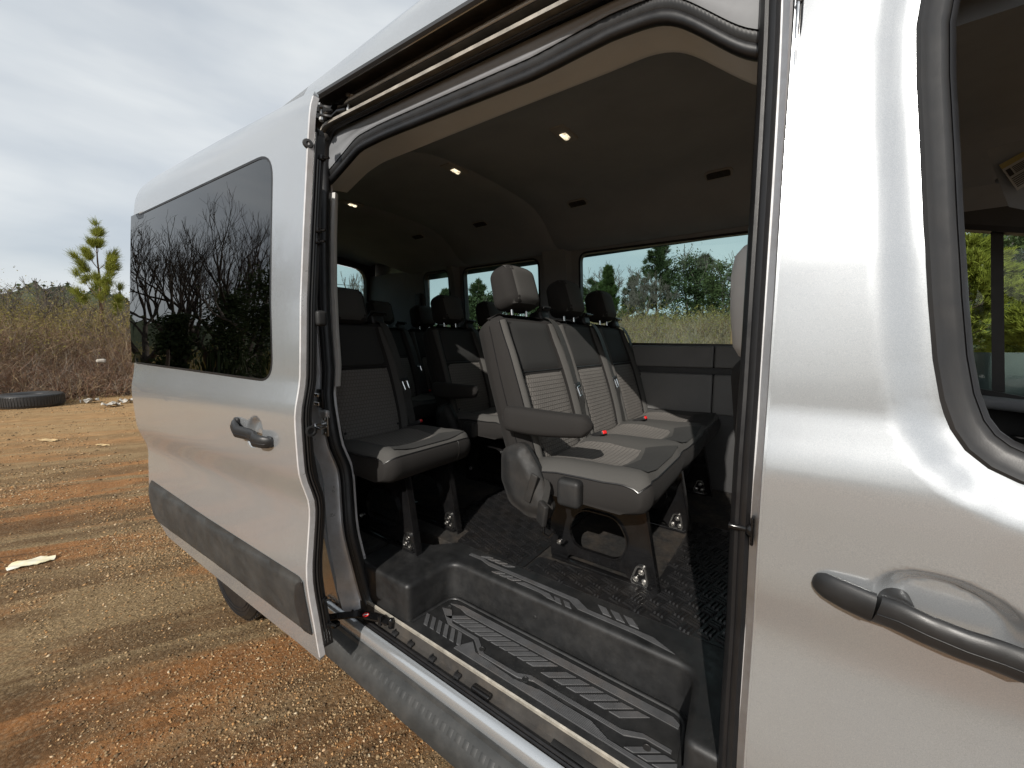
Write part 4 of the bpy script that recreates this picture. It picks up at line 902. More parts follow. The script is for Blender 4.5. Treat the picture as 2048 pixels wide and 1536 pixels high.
# printed safety label on the sun visor
vis = [at(px, py, 'y', 1.18) for px, py in ((1997, 330), (2034, 381), (2085, 350), (2046, 303))]
def vis_at(u, v, o=0.0):
    a, b, c_, d_ = (np.array(p) for p in vis); p = (a*(1-u)+d_*u)*(1-v)+(b*(1-u)+c_*u)*v; return p+np.array((0.0, -o, -o*0.5))
def vq(u0, u1, v0, v1, o): return MB().add([vis_at(u0, v0, o), vis_at(u1, v0, o), vis_at(u1, v1, o), vis_at(u0, v1, o), vis_at(u0, v0, o-0.0008), vis_at(u1, v0, o-0.0008), vis_at(u1, v1, o-0.0008), vis_at(u0, v1, o-0.0008)], [(0, 1, 2, 3), (7, 6, 5, 4), (0, 4, 5, 1), (1, 5, 6, 2), (2, 6, 7, 3), (3, 7, 4, 0)])
lb = part('warning_label', vq(0, 1, 0, 1, 0.002), pmat('label_white', (0.38, 0.38, 0.37), 0.6, 0, 0.03, 5, 0), van)
part('label_header', vq(0, 1, 0, 0.17, 0.0032), pmat('label_yellow', (0.30, 0.25, 0.09), 0.6, 0, 0.03, 5, 0), lb)
part('label_symbol', vq(0.08, 0.27, 0.25, 0.5, 0.0032), BLACK, lb)
mb = MB()
for i in range(5):
    b_ = vq(0.33, 0.92-0.06*(i % 2), 0.26+0.05*i, 0.285+0.05*i, 0.0032); mb.add(b_.v, b_.f)
for i in range(6):
    b_ = vq(0.08, 0.90-0.08*(i % 3), 0.58+0.06*i, 0.605+0.06*i, 0.0032); mb.add(b_.v, b_.f)
part('label_print', mb, BLACK, lb, kind='stuff')
part('visor_holder', MB().loft([[at(px, py, 'y', y) for px, py in ((1972, 300), (2110, 262), (2110, 440), (2050, 420), (2018, 414))] for y in (1.20, 1.30)], True), HEADLINER, van)
# ---------------------------------------------------------------- seats
BH = np.array((-0.455, 0.375)); BT = np.array((-0.655, 1.012)); BD = BT-BH; BL = np.linalg.norm(BD); BD /= BL; BN = np.array((BD[1], -BD[0]))
def sstep(a, b, x): t = min(1, max(0, (x-a)/(b-a))); return t*t*(3-2*t)
def bw(v): return 0.240-0.012*sstep(0.55, 1.0, v)-0.012*sstep(0.25, 0.0, v)
def bfront(v, w): return 0.026*sstep(0.68, 0.88, abs(w))*(0.55+0.45*sstep(1.0, 0.7, v))-0.050*max(0, (abs(w)-0.84)/0.16)**2.4+0.012*math.sin(math.pi*min(1, v*1.2))-0.012*abs(w)**2*0
def bpt(yc, v, w, n): x, z = BH+BD*BL*v+BN*n; return (x, yc+bw(v)*w, z)
def make_seat_back(yc, root, side_open=True):
    rows = []; nf = 21
    ws = np.sin(np.linspace(-1, 1, nf)*math.pi/2)
    vs = list(np.linspace(-0.05, 0.94, 18))+[0.965, 0.985, 0.997, 1.003]
    for i, v in enumerate(vs):
        k = max(0, (v-0.93)/0.073); sh = 1-0.16*k**2.5; pin = 0.045*k**2.2
        row = [bpt(yc, v, w*sh, bfront(min(v, 0.95), w)-pin) for w in ws]
        row += [bpt(yc, v, w*sh*1.0, -0.085-0.085*(1-abs(w)**6)+pin*1.6) for w in ws[::-1]]
        rows.append(row)
    o = part('backrest', MB().loft(rows, True), FAB_SIDE, root, 60)
    def patch(name, v0, v1, hw, mat, puff, nv, nw, uv=False):
        vv = np.linspace(v0, v1, nv); ww = np.linspace(-hw, hw, nw); g = []
        mbp = MB()
        top = []
        for a, v in enumerate(vv):
            r = []
            for b_, w in enumerate(ww):
                e = (1-abs(2*a/(nv-1)-1)**10)*(1-abs(2*b_/(nw-1)-1)**10)
                r.append(bpt(yc, v, w*(1+0.06*(0.5-v)), bfront(v, w)-0.0035+(0.0055+puff)*e))
            top.append(r)
        mbp.loft(top, False)
        me = mbp.mesh(name, mat, 80)
        if uv:
            ul = me.uv_layers.new(name='UVMap')
            for lp in me.loops:
                co = me.vertices[lp.vertex_index].co; ul.data[lp.index].uv = (co.y, co.z*1.05)
        return link(name, me, o)
    patch('upper_panel', 0.615, 0.955, 0.72, FAB_UP, 0.004, 12, 12)
    patch('pattern_panel', 0.02, 0.607, 0.72, FAB_PAT, 0.006, 14, 12, True)
    for s in (-1, 1):
        # side bolster facings with a stitched seam along the outer edge
        rows = []
        for v in np.linspace(0.0, 0.95, 20):
            rows.append([bpt(yc, v, s*w, bfront(v, w)+0.0025*(1 if 0.74 < w < 0.94 else -1.4)) for w in (0.735, 0.75, 0.79, 0.83, 0.87, 0.90, 0.93, 0.945)])
        part('bolster', MB().loft(rows, False), FAB_TOP, o, 70)
        part('seam', MB().tube([bpt(yc, v, s*0.945, bfront(v, 0.945)+0.0015) for v in np.linspace(0.0, 0.95, 16)], 0.0022, 5), RUBBER, o)
    for s in (-1, 1): part('seam', MB().tube([bpt(yc, v, s*(1.004-0.16*max(0, (v-0.93)/0.073)**2.5), -0.048) for v in np.linspace(0.0, 0.985, 18)], 0.0018, 5), RUBBER, o)
    part('seam', MB().tube([bpt(yc, 0.61, w, bfront(0.61, w)+0.0008) for w in np.linspace(-0.72, 0.72, 9)], 0.002, 5), RUBBER, o)
    for s in (-1, 1): part('button', MB().lathe([(0.007, 0), (0.006, 0.003), (0, 0.004)], bpt(yc, 0.12, s*0.66, bfront(0.12, 0.66)+0.005), (BN[0], 0, BN[1]), 10), RUBBER, o)
    return o
def make_headrest(yc, root, drop=0.0):
    th = math.atan2(-BD[0], BD[1]); rot = Matrix.Rotation(-th, 3, 'Y')
    c = BH+BD*(BL+0.134-drop)+BN*(-0.024)
    def fn(q):
        x, y, z = q; k = (z+0.095)/0.19
        return (x+0.012*(1-(y/0.13)**2)*(1 if x > 0 else 0.3)-0.02*(1-k)*(1 if x < 0 else 0), y*(0.93+0.07*math.sin(math.pi*min(1, k))), z)
    o = part('headrest', MB().rbox((c[0], yc, c[1]), (0.115, 0.245, 0.195), 0.045, 5, rot, fn=fn), FAB_SIDE, root, 80)
    # front facing and its stitched rim
    rows = []
    for z in np.linspace(-0.088, 0.088, 12):
        r_ = []
        for y in np.linspace(-0.108, 0.108, 12):
            e = max(0, 1-(abs(z)/0.089)**7)*max(0, 1-(abs(y)/0.109)**7)
            kk = (z+0.095)/0.19; xf = 0.0575+0.012*(1-(y/0.13)**2)
            xf -= 0.045*(1-math.sqrt(max(0, 1-(max(0, abs(y)-0.0775)/0.045)**2))); xf -= 0.045*(1-math.sqrt(max(0, 1-(max(0, abs(z)-0.0525)/0.045)**2)))
            p = rot @ Vector((xf+0.0028*e-0.0012, y*0.96, z)); r_.append((c[0]+p.x, yc+p.y, c[1]+p.z))
        rows.append(r_)
    part('headrest_facing', MB().loft(rows, False), FAB_TOP, o, 80)
    ring_ = [rows[0][j] for j in range(12)]+[rows[i][-1] for i in range(1, 12)]+[rows[-1][j] for j in range(10, -1, -1)]+[rows[i][0] for i in range(10, 0, -1)]
    part('stitch', MB().tube(ring_+[ring_[0]], 0.0018, 5), FAB_SIDE, o)
    for s in (-1, 1):
        b0 = BH+BD*(BL-0.02)+BN*(-0.045); b1 = BH+BD*(BL+0.055-drop)+BN*(-0.030)
        part('headrest_post', MB().tube([(b0[0], yc+0.058*s, b0[1]), (b1[0], yc+0.058*s, b1[1])], 0.0068, 10), CHROME, o)
        b2 = BH+BD*(BL-0.006)+BN*(-0.045)
        part('post_sleeve', MB().lathe([(0.018, -0.005), (0.019, 0.004), (0.014, 0.012), (0.009, 0.016), (0.008, 0.0)], (b2[0], yc+0.058*s, b2[1]), (BD[0], 0, BD[1]), 14), BLACK, o)
    return o
def make_cushion(ycs, root, ext=0.0):
    hw = (ycs[1]-ycs[0])/2 if len(ycs) > 1 else 0.252; ya, yb = ycs[0]-hw-ext, ycs[-1]+hw
    ys = [ya+0.0, ya+0.006, ya+0.018, ya+0.04]+list(np.linspace(ya+0.07, yb-0.07, 10*len(ycs)))+[yb-0.04, yb-0.018, yb-0.006, yb]
    def top(y, x):
        dy = min(abs(y-c) for c in ycs)/hw
        return 0.438+0.018*sstep(0.45, 0.85, dy)-0.011*sstep(0.9, 1.02, dy)-0.012*math.sin(math.pi*min(1, max(0, (x+0.46)/0.40)))*(1-sstep(0.3, 0.8, dy))-0.02*sstep(-0.30, -0.5, x)
    rows = []
    for y in ys:
        e = min(y-ya, yb-y); k = max(0, 1-e/0.045); q = 0.028*k**2.2
        d = 0.028*k**2
        fr = 0.010*sstep(0.6, 1.0, min(abs(y-c) for c in ycs)/hw)*(1 if e > 0.05 else 0)      # shallow waist between seats along the front
        row = [(-0.50, y, 0.33), (-0.10, y, 0.318), (-0.045-d, y, 0.318+q*0.5), (-0.020-d-fr, y, 0.332+q*0.4), (-0.006-d-fr, y, 0.36), (0.000-d-fr, y, 0.39), (-0.004-d-fr, y, 0.415-q*0.3), (-0.012-d-fr, y, 0.428-q*0.8),
               (-0.028-d-fr, y, top(y, -0.03)-0.002-q), (-0.06-d, y, top(y, -0.06)+0.004-q), (-0.11, y, top(y, -0.11)+0.004-q), (-0.16, y, top(y, -0.16)-q), (-0.24, y, top(y, -0.24)-q), (-0.34, y, top(y, -0.34)-q), (-0.44, y, top(y, -0.44)-q), (-0.50, y, top(y, -0.5)-0.02-q)]
        rows.append(row)
    o = part('seat_cushion', MB().loft(rows, True, True, 0, lambda i, j: 1 if (i >= 0 and 7 <= j <= 14) else 0), [FAB_SIDE, FAB_TOP], root, 60)
    # piping between top and skirt
    part('piping', MB().tube([r[7] for r in rows], 0.003, 6), RUBBER, o)
    for side in (0, -1): part('piping', MB().tube([(x, rows[side][7][1]+(0.004 if side else -0.0)*0, z) for x, _, z in [r for r in rows[side][7:15]]], 0.003, 6), RUBBER, o)
    part('skirt_seam', MB().tube([rows[len(rows)*2//3][j] for j in range(3, 8)], 0.0016, 5), RUBBER, o)
    for c in ycs:
        g = []
        for a, x in enumerate(np.linspace(-0.455, -0.150, 12)):
            r_ = []
            for b_, w in enumerate(np.linspace(-1, 1, 10)):
                e = (1-abs(2*a/11-1)**10)*(1-abs(w)**10)
                xx = x+0.028*(1-abs(w))*(a/11); y = c+w*(0.150+0.03*(1-a/11)); r_.append((xx, y, top(y, xx)-0.0035+0.0085*e))
            g.append(r_)
        me = MB().loft(g, False).mesh('pattern_panel', FAB_PAT, 80); ul = me.uv_layers.new(name='UVMap')
        for lp in me.loops:
            co = me.vertices[lp.vertex_index].co; ul.data[lp.index].uv = (co.y, co.x)
        link('pattern_panel', me, o)
        # darker plain facing over the front roll
        g = []
        for a, x in enumerate(np.linspace(-0.148, -0.030, 7)):
            g.append([(x+0.028*(1-abs(w))*(1-a/6), c+w*(0.150+0.062*a/6), top(c+w*(0.150+0.062*a/6), x+0.028*(1-abs(w))*(1-a/6))+0.004+0.003*(0 < a < 5)*(abs(w) < 0.95)) for w in np.linspace(-1, 1, 9)])
        part('front_panel', MB().loft(g, False), FAB_UP, o, 80)
    return o
LZ = -0.035
def leg_plate(y, root, s=1):
    """pressed steel leg: foot bar, slanting front flange, long oval opening, three bolts in a foot cup"""
    outer = rpoly([(-0.055, LZ), (-0.012, LZ), (-0.080, 0.322), (-0.46, 0.322), (-0.475, 0.10), (-0.47, LZ), (-0.40, LZ), (-0.38, LZ+0.035), (-0.14, LZ+0.035), (-0.11, LZ)], [0.01, 0.004, 0.02, 0.02, 0.03, 0.015, 0.015, 0.02, 0.02, 0.01], 3)
    hole = rpoly([(-0.36, 0.045), (-0.16, 0.045), (-0.130, 0.13), (-0.175, 0.215), (-0.33, 0.215), (-0.385, 0.13)], 0.075, 5)
    o = panel('leg', outer, [hole], lambda x, z: (x, y, z), [GLOSSBLACK], root, 0.06, 0.005, sgn=1)
    part('flange', MB().sweep([(-0.012, y, LZ+0.001), (-0.080, y, 0.32)], [(-0.003, -0.016), (0.003, -0.016), (0.004, 0.0), (0.003, 0.016), (-0.003, 0.016)], (0, 1, 0)), GLOSSBLACK, o, 30)
    part('flange', MB().sweep([(x, y, z) for x, z in hole], [(-0.002, -0.012), (0.003, -0.012), (0.003, 0.006), (-0.002, 0.006)], (0, 1, 0), closed=True), GLOSSBLACK, o, 50)
    part('foot_rail', MB().rbox((-0.25, y, LZ+0.006), (0.42, 0.030, 0.014), 0.004, 1), GLOSSBLACK, o)
    cup = rpoly([(-0.120, LZ+0.012), (-0.052, LZ+0.012), (-0.066, LZ+0.085), (-0.095, LZ+0.085)], 0.016, 4)
    part('foot_cup', MB().sweep([(x, y-0.004, z) for x, z in cup], [(-0.003, -0.005), (0.003, -0.005), (0.003, 0.004), (-0.003, 0.004)], (0, 1, 0), closed=True), STEEL, o, 40)
    for x, z in ((-0.100, 0.030), (-0.068, 0.028), (-0.080, 0.062), (-0.43, 0.075)):
        part('bolt', MB().lathe([(0.0115, 0.0), (0.0115, 0.003), (0.0085, 0.0035), (0.0085, 0.009), (0.005, 0.010), (0.004, 0.007), (0.0, 0.007)], (x, y-0.002, z+LZ), (0, -1, 0), 12), STEEL, o)
    return o
def make_armrest(y, root):
    rows = []
    for i, x in enumerate(np.linspace(0, 1, 15)):
        X = -0.575+0.375*x; e = min(1, math.sqrt(max(0.0, 1-(1-min(x, 1-x)/0.085)**2)) if min(x, 1-x) < 0.085 else 1)
        hh = (0.046-0.010*sstep(0.0, 1.0, x)+0.006*math.sin(math.pi*x))*max(0.25, e); zz = 0.598+0.006*x-0.012*math.sin(math.pi*x)*0.6; hw = 0.036*max(0.3, e)
        rows.append([(X, y+hw*math.copysign(abs(math.cos(a))**0.6, math.cos(a)), zz+hh*math.copysign(abs(math.sin(a))**0.6, math.sin(a))) for a in np.arange(20)*2*math.pi/20])
    o = part('armrest', MB().loft(rows, True), FAB_SIDE, root, 60)
    part('seam', MB().tube([r[14] for r in rows[1:]], 0.0016, 5), RUBBER, o)
    return o
def ribbon(mb, pts, w, wd, t=0.0014):
    """flat webbing along pts; wd = width direction"""
    wd = np.array(wd, float); wd /= np.linalg.norm(wd); rows = []
    for i, p in enumerate(pts):
        p = np.array(p, float); tg = np.array(pts[min(i+1, len(pts)-1)], float)-np.array(pts[max(i-1, 0)], float); tg /= np.linalg.norm(tg)+1e-9
        n = np.cross(tg, wd); n /= np.linalg.norm(n)+1e-9
        rows.append([p-wd*w/2-n*t/2, p+wd*w/2-n*t/2, p+wd*w/2+n*t/2, p-wd*w/2+n*t/2])
    return mb.loft(rows, True)
def make_belt(yc, root):
    """shoulder guide at the inboard top corner, webbing down to the cushion with a tongue on it"""
    def q(v, w, n): return np.array(bpt(yc, v, w, n))
    path = [q(1.035, 0.88, -0.06), q(1.015, 0.86, -0.015), q(0.97, 0.87, 0.022), q(0.85, 0.90, 0.036), q(0.65, 0.95, 0.036), q(0.5, 0.98, 0.030), q(0.38, 1.00, 0.045), q(0.30, 1.00, 0.030), q(0.15, 1.02, 0.028), q(0.02, 1.05, 0.020), q(-0.06, 1.08, 0.02)]
    b = part('seat_belt', ribbon(MB(), smooth_path([tuple(p) for p in path], 2), 0.044, (0.10, 1, -0.06)), BELT, root, 60)
    c = q(0.47, 0.985, 0.036); th = math.atan2(-BD[0], BD[1]); rt = Matrix.Rotation(-th, 3, 'Y') @ Matrix.Rotation(R(8), 3, 'X')
    part('belt_tongue', MB().rbox(c, (0.016, 0.060, 0.022), 0.006, 2, rt), BLACK, b)
    lp = [np.array(c)+np.array(rt @ Vector((0.004, y, z))) for y, z in ((-0.016, -0.008), (0.016, -0.008), (0.014, -0.055), (-0.014, -0.055))]
    part('tongue_plate', MB().tube(lp+[lp[0], lp[1]], 0.0042, 6), CHROME, b)
    g = q(1.03, 0.86, -0.05)
    gd = part('belt_guide', MB().rbox(g, (0.075, 0.085, 0.060), 0.016, 3, Matrix.Rotation(-th, 3, 'Y')).rbox(g+np.array((0.02, 0.0, 0.035)), (0.055, 0.095, 0.014), 0.006, 2, Matrix.Rotation(-th-0.5, 3, 'Y')), BLACK, root)
    part('guide_frame', MB().tube([g+np.array(p) for p in ((0.045, -0.046, 0.034), (0.05, -0.042, 0.045), (0.05, 0.042, 0.045), (0.045, 0.046, 0.034))], 0.0035, 6), GLOSSBLACK, gd)
def make_bench(ycs, legs, arm_y=None, buckles=(), name='bench_seat', drop=0.0, ext=0.0, ldx=0.0):
    root = bpy.data.objects.new(name, None); C.objects.link(root); root.empty_display_size = 0.1
    make_cushion(ycs, root, ext)
    for yc in ycs:
        make_seat_back(yc, root); make_headrest(yc, root, drop); make_belt(yc, root)
    for y in legs: leg_plate(y, root)
    part('under_frame', MB().tube([(-0.10, legs[0]-0.02, 0.316), (-0.10, legs[-1]+0.02, 0.316)], 0.012, 10).tube([(-0.42, legs[0]-0.02, 0.320), (-0.42, legs[-1]+0.02, 0.320)], 0.012, 10), GLOSSBLACK, root)
    ys = ycs[0]-0.250-ext
    if arm_y is not None:
        make_armrest(arm_y, root)
        # side cover of the recliner and the lower tongue cover
        cv = rpoly([(-0.585, 0.470), (-0.475, 0.515), (-0.410, 0.425), (-0.345, 0.285), (-0.365, 0.230), (-0.455, 0.220), (-0.545, 0.255), (-0.585, 0.345)], [0.06, 0.05, 0.03, 0.03, 0.03, 0.06, 0.05, 0.05], 5)
        def cf(x, z): d = polydist(x, z, cv); return (x, ys-0.004-0.022*sstep(0, 1, min(1, d/0.055)), z)
        c_ = panel('recliner_cover', cv, [], cf, [GREYPL], root, 0.018, 0.02)
        part('hinge_cover', MB().rbox((-0.275, ys-0.010, 0.360), (0.090, 0.05, 0.10), 0.018, 3), GREYPL, root)
    for x, y, rz, red in buckles:
        rt = Matrix.Rotation(rz, 3, 'Z') @ Matrix.Rotation(R(-25), 3, 'Y')
        b = part('buckle', MB().rbox((x, y, 0.452), (0.085, 0.036, 0.024), 0.007, 2, rt), BLACK, root)
        part('red_button', MB().rbox(np.array((x, y, 0.452))+np.array(rt @ Vector((0.040, 0, 0.0))), (0.010, 0.026, 0.017), 0.004, 2, rt), RED, b)
        part('buckle_stalk', ribbon(MB(), [(x-0.03, y, 0.445), (x-0.08, y, 0.43), (x-0.12, y, 0.40)], 0.03, (0, 1, 0), 0.004), BELT, b)
    return root
# first row: three seats
row1 = make_bench((0.685, 1.175, 1.665), (0.607, 1.170, 1.755), 0.405, ((-0.40, 0.93, R(-20), True), (-0.36, 1.42, R(-10), True)), ext=0.03)
tag(row1, 'three-place grey bench just inside the open doorway with a sunlit near armrest', 'bench seat', 'passenger seats in the van')
# hanging buckle at the near end of the first bench
rt = Matrix.Rotation(R(12), 3, 'Y')
hb = MB(); ribbon(hb, [(-0.375, 0.400, 0.385), (-0.362, 0.380, 0.392), (-0.352, 0.370, 0.372), (-0.355, 0.366, 0.340), (-0.360, 0.364, 0.318)], 0.042, (0.8, -0.55, 0.1), 0.003)
hbo = part('hanging_strap', hb, BELT, row1, 60)
part('buckle', MB().rbox((-0.368, 0.362, 0.270), (0.050, 0.020, 0.085), 0.006, 2, Matrix.Rotation(R(-28), 3, 'Z') @ rt), GREYPL, hbo)
part('anchor_tab', MB().rbox((-0.425, 0.372, 0.350), (0.030, 0.010, 0.115), 0.004, 2, Matrix.Rotation(R(18), 3, 'Y')), GREYPL, hbo)
part('anchor_hook', MB().tube([(-0.366, 0.372, 0.230), (-0.376, 0.382, 0.185), (-0.356, 0.392, 0.170), (-0.336, 0.392, 0.195)], 0.006, 8), GLOSSBLACK, hbo)
row1.location = (-0.334, 0, ZF-LZ)
# second row: a single by the door side and a double across the aisle
single = make_bench((0.372,), (0.268, 0.522), None, ((-0.40, 0.585, R(25), True),), drop=0.055)
single.location = (-1.255, 0, ZF-LZ); tag(single, 'single grey seat beside the rear door post, black steel legs in sunlight', 'single seat', 'passenger seats in the van')
double = make_bench((1.225, 1.705), (1.14, 1.78), 0.945, ((-0.42, 1.47, 0.0, True),))
double.location = (-1.315, 0, ZF-LZ); tag(double, 'two-place grey bench behind the front bench with armrest on the aisle', 'bench seat', 'passenger seats in the van')
b3 = copy_tree(double); b3.location = (-2.16, 0.03, ZF-LZ+0.02); b3['label'] = 'dark two-place bench in the third row, its armrest end catching light'
s3 = copy_tree(single); s3.location = (-2.16, 0.0, ZF-LZ+0.02); s3['label'] = 'single seat hidden in shade behind the single seat at the door post'
b4 = copy_tree(row1); b4.location = (-3.10, 0.0, ZF-LZ+0.02); b4['label'] = 'rearmost shaded bench in front of the back door window'
# front passenger seat, its pale shoulder showing beside the centre pillar
fs = thing('front_seat', (0.1, 0.5, 0.6), 'front passenger seat seen from behind, pale sunlit shoulder beside the centre pillar', 'front seat')
rows = []
for z, x0, x1, y0, y1 in ((1.495, -0.091, 0.014, 0.265, 0.7), (1.505, -0.112, 0.034, 0.243, 0.72), (1.53, -0.126, 0.034, 0.234, 0.73), (1.62, -0.136, 0.024, 0.232, 0.73), (1.7, -0.138, 0.014, 0.235, 0.72), (1.745, -0.132, 0.004, 0.244, 0.71), (1.765, -0.118, -0.006, 0.262, 0.69), (1.772, -0.094, -0.026, 0.29, 0.66)):
    rows.append([(( x0+x1)/2+(x1-x0)/2*math.copysign(abs(math.cos(a))**0.5, math.cos(a)), (y0+y1)/2+(y1-y0)/2*math.copysign(abs(math.sin(a))**0.45, math.sin(a)), z) for a in np.arange(28)*2*math.pi/28])
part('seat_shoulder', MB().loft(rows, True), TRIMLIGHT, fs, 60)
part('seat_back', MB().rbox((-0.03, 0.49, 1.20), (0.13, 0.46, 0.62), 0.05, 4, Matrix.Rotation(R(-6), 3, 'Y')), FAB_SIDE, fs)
part('seat_cushion', MB().rbox((0.24, 0.49, 0.93), (0.5, 0.48, 0.15), 0.05, 4), FAB_SIDE, fs)
part('seat_base', MB().rbox((0.24, 0.49, 0.74), (0.4, 0.40, 0.28), 0.02, 2), TRIMDARK, fs)
part('grab_handle', MB().rbox((-0.095, 0.40, 1.34), (0.03, 0.05, 0.16), 0.014, 3), BLACK, fs)
# rubber floor mats with a raised basket weave
def weave_mat(name, poly, label, z, loc):
    mo = thing(name, loc, label, 'floor mat')
    base = MB().prism(rpoly(poly, 0.02, 3), lambda x, y: (x, y, z), lambda x, y: (x, y, z+0.006))
    part('mat_base', base, MAT, mo, 30)
    mb = MB(); c_ = 0.046; r45 = R(36+45-9)
    ca, sa = math.cos(r45), math.sin(r45); xs = [p[0] for p in poly]; ys_ = [p[1] for p in poly]; cx, cy = np.mean(xs), np.mean(ys_)
    for i in range(-45, 46):
        for j in range(-45, 46):
            u, v = i*c_, j*c_
            for k in (-1, 0, 1):
                if (i+j) % 2: lu, lv, L, Wd = 0, k*c_*0.29, c_*0.94, c_*0.17; 
                else: lu, lv, L, Wd = k*c_*0.29, 0, c_*0.17, c_*0.94
                x = cx+(u+lu)*ca-(v+lv)*sa; y = cy+(u+lu)*sa+(v+lv)*ca
                if not inpoly(x, y, poly) or polydist(x, y, poly) < 0.016: continue
                h0 = []
                for du, dv, hz in ((-1, -1, 0), (1, -1, 0), (1, 1, 0), (-1, 1, 0), (-.72, -.72, 1), (.72, -.72, 1), (.72, .72, 1), (-.72, .72, 1)):
                    a_, b_ = du*L/2, dv*Wd/2; h0.append((x+a_*ca-b_*sa, y+a_*sa+b_*ca, z+0.006+0.0065*hz))
                mb.add(h0, [(4, 5, 6, 7), (0, 1, 5, 4), (1, 2, 6, 5), (2, 3, 7, 6), (3, 0, 4, 7)])
    part('weave', mb, MAT, mo, 0, kind='stuff')
weave_mat('floor_mat', [(-0.835, 0.446), (-0.10, 0.446), (-0.085, 0.455), (-0.085, 1.30), (-0.36, 1.30), (-0.372, 0.60), (-0.40, 0.595), (-0.835, 0.560)], 'black woven-pattern rubber mat along the step under the front bench', ZF+0.002, (-0.4, 0.6, ZF))
weave_mat('floor_mat', [(-1.215, 0.446), (-0.845, 0.446), (-0.845, 1.55), (-1.45, 1.55), (-1.45, 0.56), (-1.235, 0.56)], 'black woven-pattern rubber mat in the aisle beside the single seat', ZF+0.002, (-1.1, 0.8, ZF))
# ---------------------------------------------------------------- ground, stones, scrub, trees
def S(t): t = np.clip(t, 0, 1); return t*t*(3-2*t)
def vnoise(x, y, sc, seed):
    """smooth value noise on arrays"""
    x = np.asarray(x)*sc; y = np.asarray(y)*sc; r = np.random.default_rng(seed); T = r.random((256, 256))
    xi, yi = np.floor(x).astype(int), np.floor(y).astype(int); fx, fy = x-xi, y-yi; fx = fx*fx*(3-2*fx); fy = fy*fy*(3-2*fy)
    g = lambda a, b: T[a % 256, b % 256]
    return (g(xi, yi)*(1-fx)+g(xi+1, yi)*fx)*(1-fy)+(g(xi, yi+1)*(1-fx)+g(xi+1, yi+1)*fx)*fy
def terrain(x, y):
    x = np.asarray(x, float); y = np.asarray(y, float)
    h = 2.1*S((y-8.5)/8)*S((2.2-x)/3.5)*S((x+15)/6)*S((40-y)/12)
    h = h+1.1*S((-16.0-x)/9)*S((y+9)/5)*S((60+x)/20)
    h = h+0.9*S((-9-y)/8)*S((-4-x)/8)*S((y+60)/20)
    far = S((np.hypot(x, y)-18)/60); h = h+far*1.6*(vnoise(x, y, 0.03, 3)-0.3)
    near = np.exp(-(np.hypot(x+3, y)/14)**2)
    c, s = math.cos(R(62)), math.sin(R(62)); v = -x*s+y*c; u = x*c+y*s
    near = near*(0.35+0.65*S((np.hypot((x+2.2)*0.6, y-0.3)-0.9)/1.2))
    h = h+near*(0.045*(vnoise(u*0.15, v, 1.6, 11)-0.5)+0.030*(vnoise(u*0.3, v, 4.0, 12)-0.5)+0.016*(vnoise(x, y, 6, 13)-0.5)+0.009*(vnoise(x, y, 17, 14)-0.5))
    return h
def npmesh(name, V, F, mats, mi=None, smooth=False):
    me = bpy.data.meshes.new(name); V = np.asarray(V, np.float32); F = np.asarray(F, np.int32); k = F.shape[1]
    me.vertices.add(len(V)); me.vertices.foreach_set('co', V.ravel())
    me.loops.add(F.size); me.loops.foreach_set('vertex_index', F.ravel())
    me.polygons.add(len(F)); me.polygons.foreach_set('loop_start', np.arange(0, F.size, k, dtype=np.int32)); me.polygons.foreach_set('loop_total', np.full(len(F), k, np.int32))
    for m in (mats if isinstance(mats, (list, tuple)) else [mats]): me.materials.append(m)
    if mi is not None: me.polygons.foreach_set('material_index', np.asarray(mi, np.int32))
    if smooth: me.polygons.foreach_set('use_smooth', np.ones(len(F), dtype=bool))
    me.update(calc_edges=True); return me
def axis_pts(c, a, lim, n):
    k = math.asinh(lim/a); t = np.linspace(-k, k, n); return c+a*np.sinh(t)
gx = axis_pts(-3.0, 1.3, 700, 330); gy = axis_pts(-0.1, 1.0, 700, 330)
GX, GY = np.meshgrid(gx, gy, indexing='ij'); GZ = terrain(GX, GY)
n = len(gx); idx = np.arange(n*n).reshape(n, n)
Fq = np.stack([idx[:-1, :-1], idx[1:, :-1], idx[1:, 1:], idx[:-1, 1:]], -1).reshape(-1, 4)
cx_ = (GX[:-1, :-1]+GX[1:, 1:]).ravel()/2; cy_ = (GY[:-1, :-1]+GY[1:, 1:]).ravel()/2
edge_n = 1.2*(vnoise(cx_, cy_, 0.9, 21)-0.5)
scrubby = ((cx_ < -16.3+edge_n) & (cy_ > -7)) | ((cy_ > 9.0+edge_n) & (cx_ < 2.5)) | ((cy_ < -12+edge_n*2) & (cx_ < 6)) | (np.hypot(cx_, cy_) > 34+edge_n*4)
struct('ground', npmesh('ground', np.stack([GX, GY, GZ], -1).reshape(-1, 3), Fq, [DIRT, SCRUBSOIL], scrubby.astype(int), True))
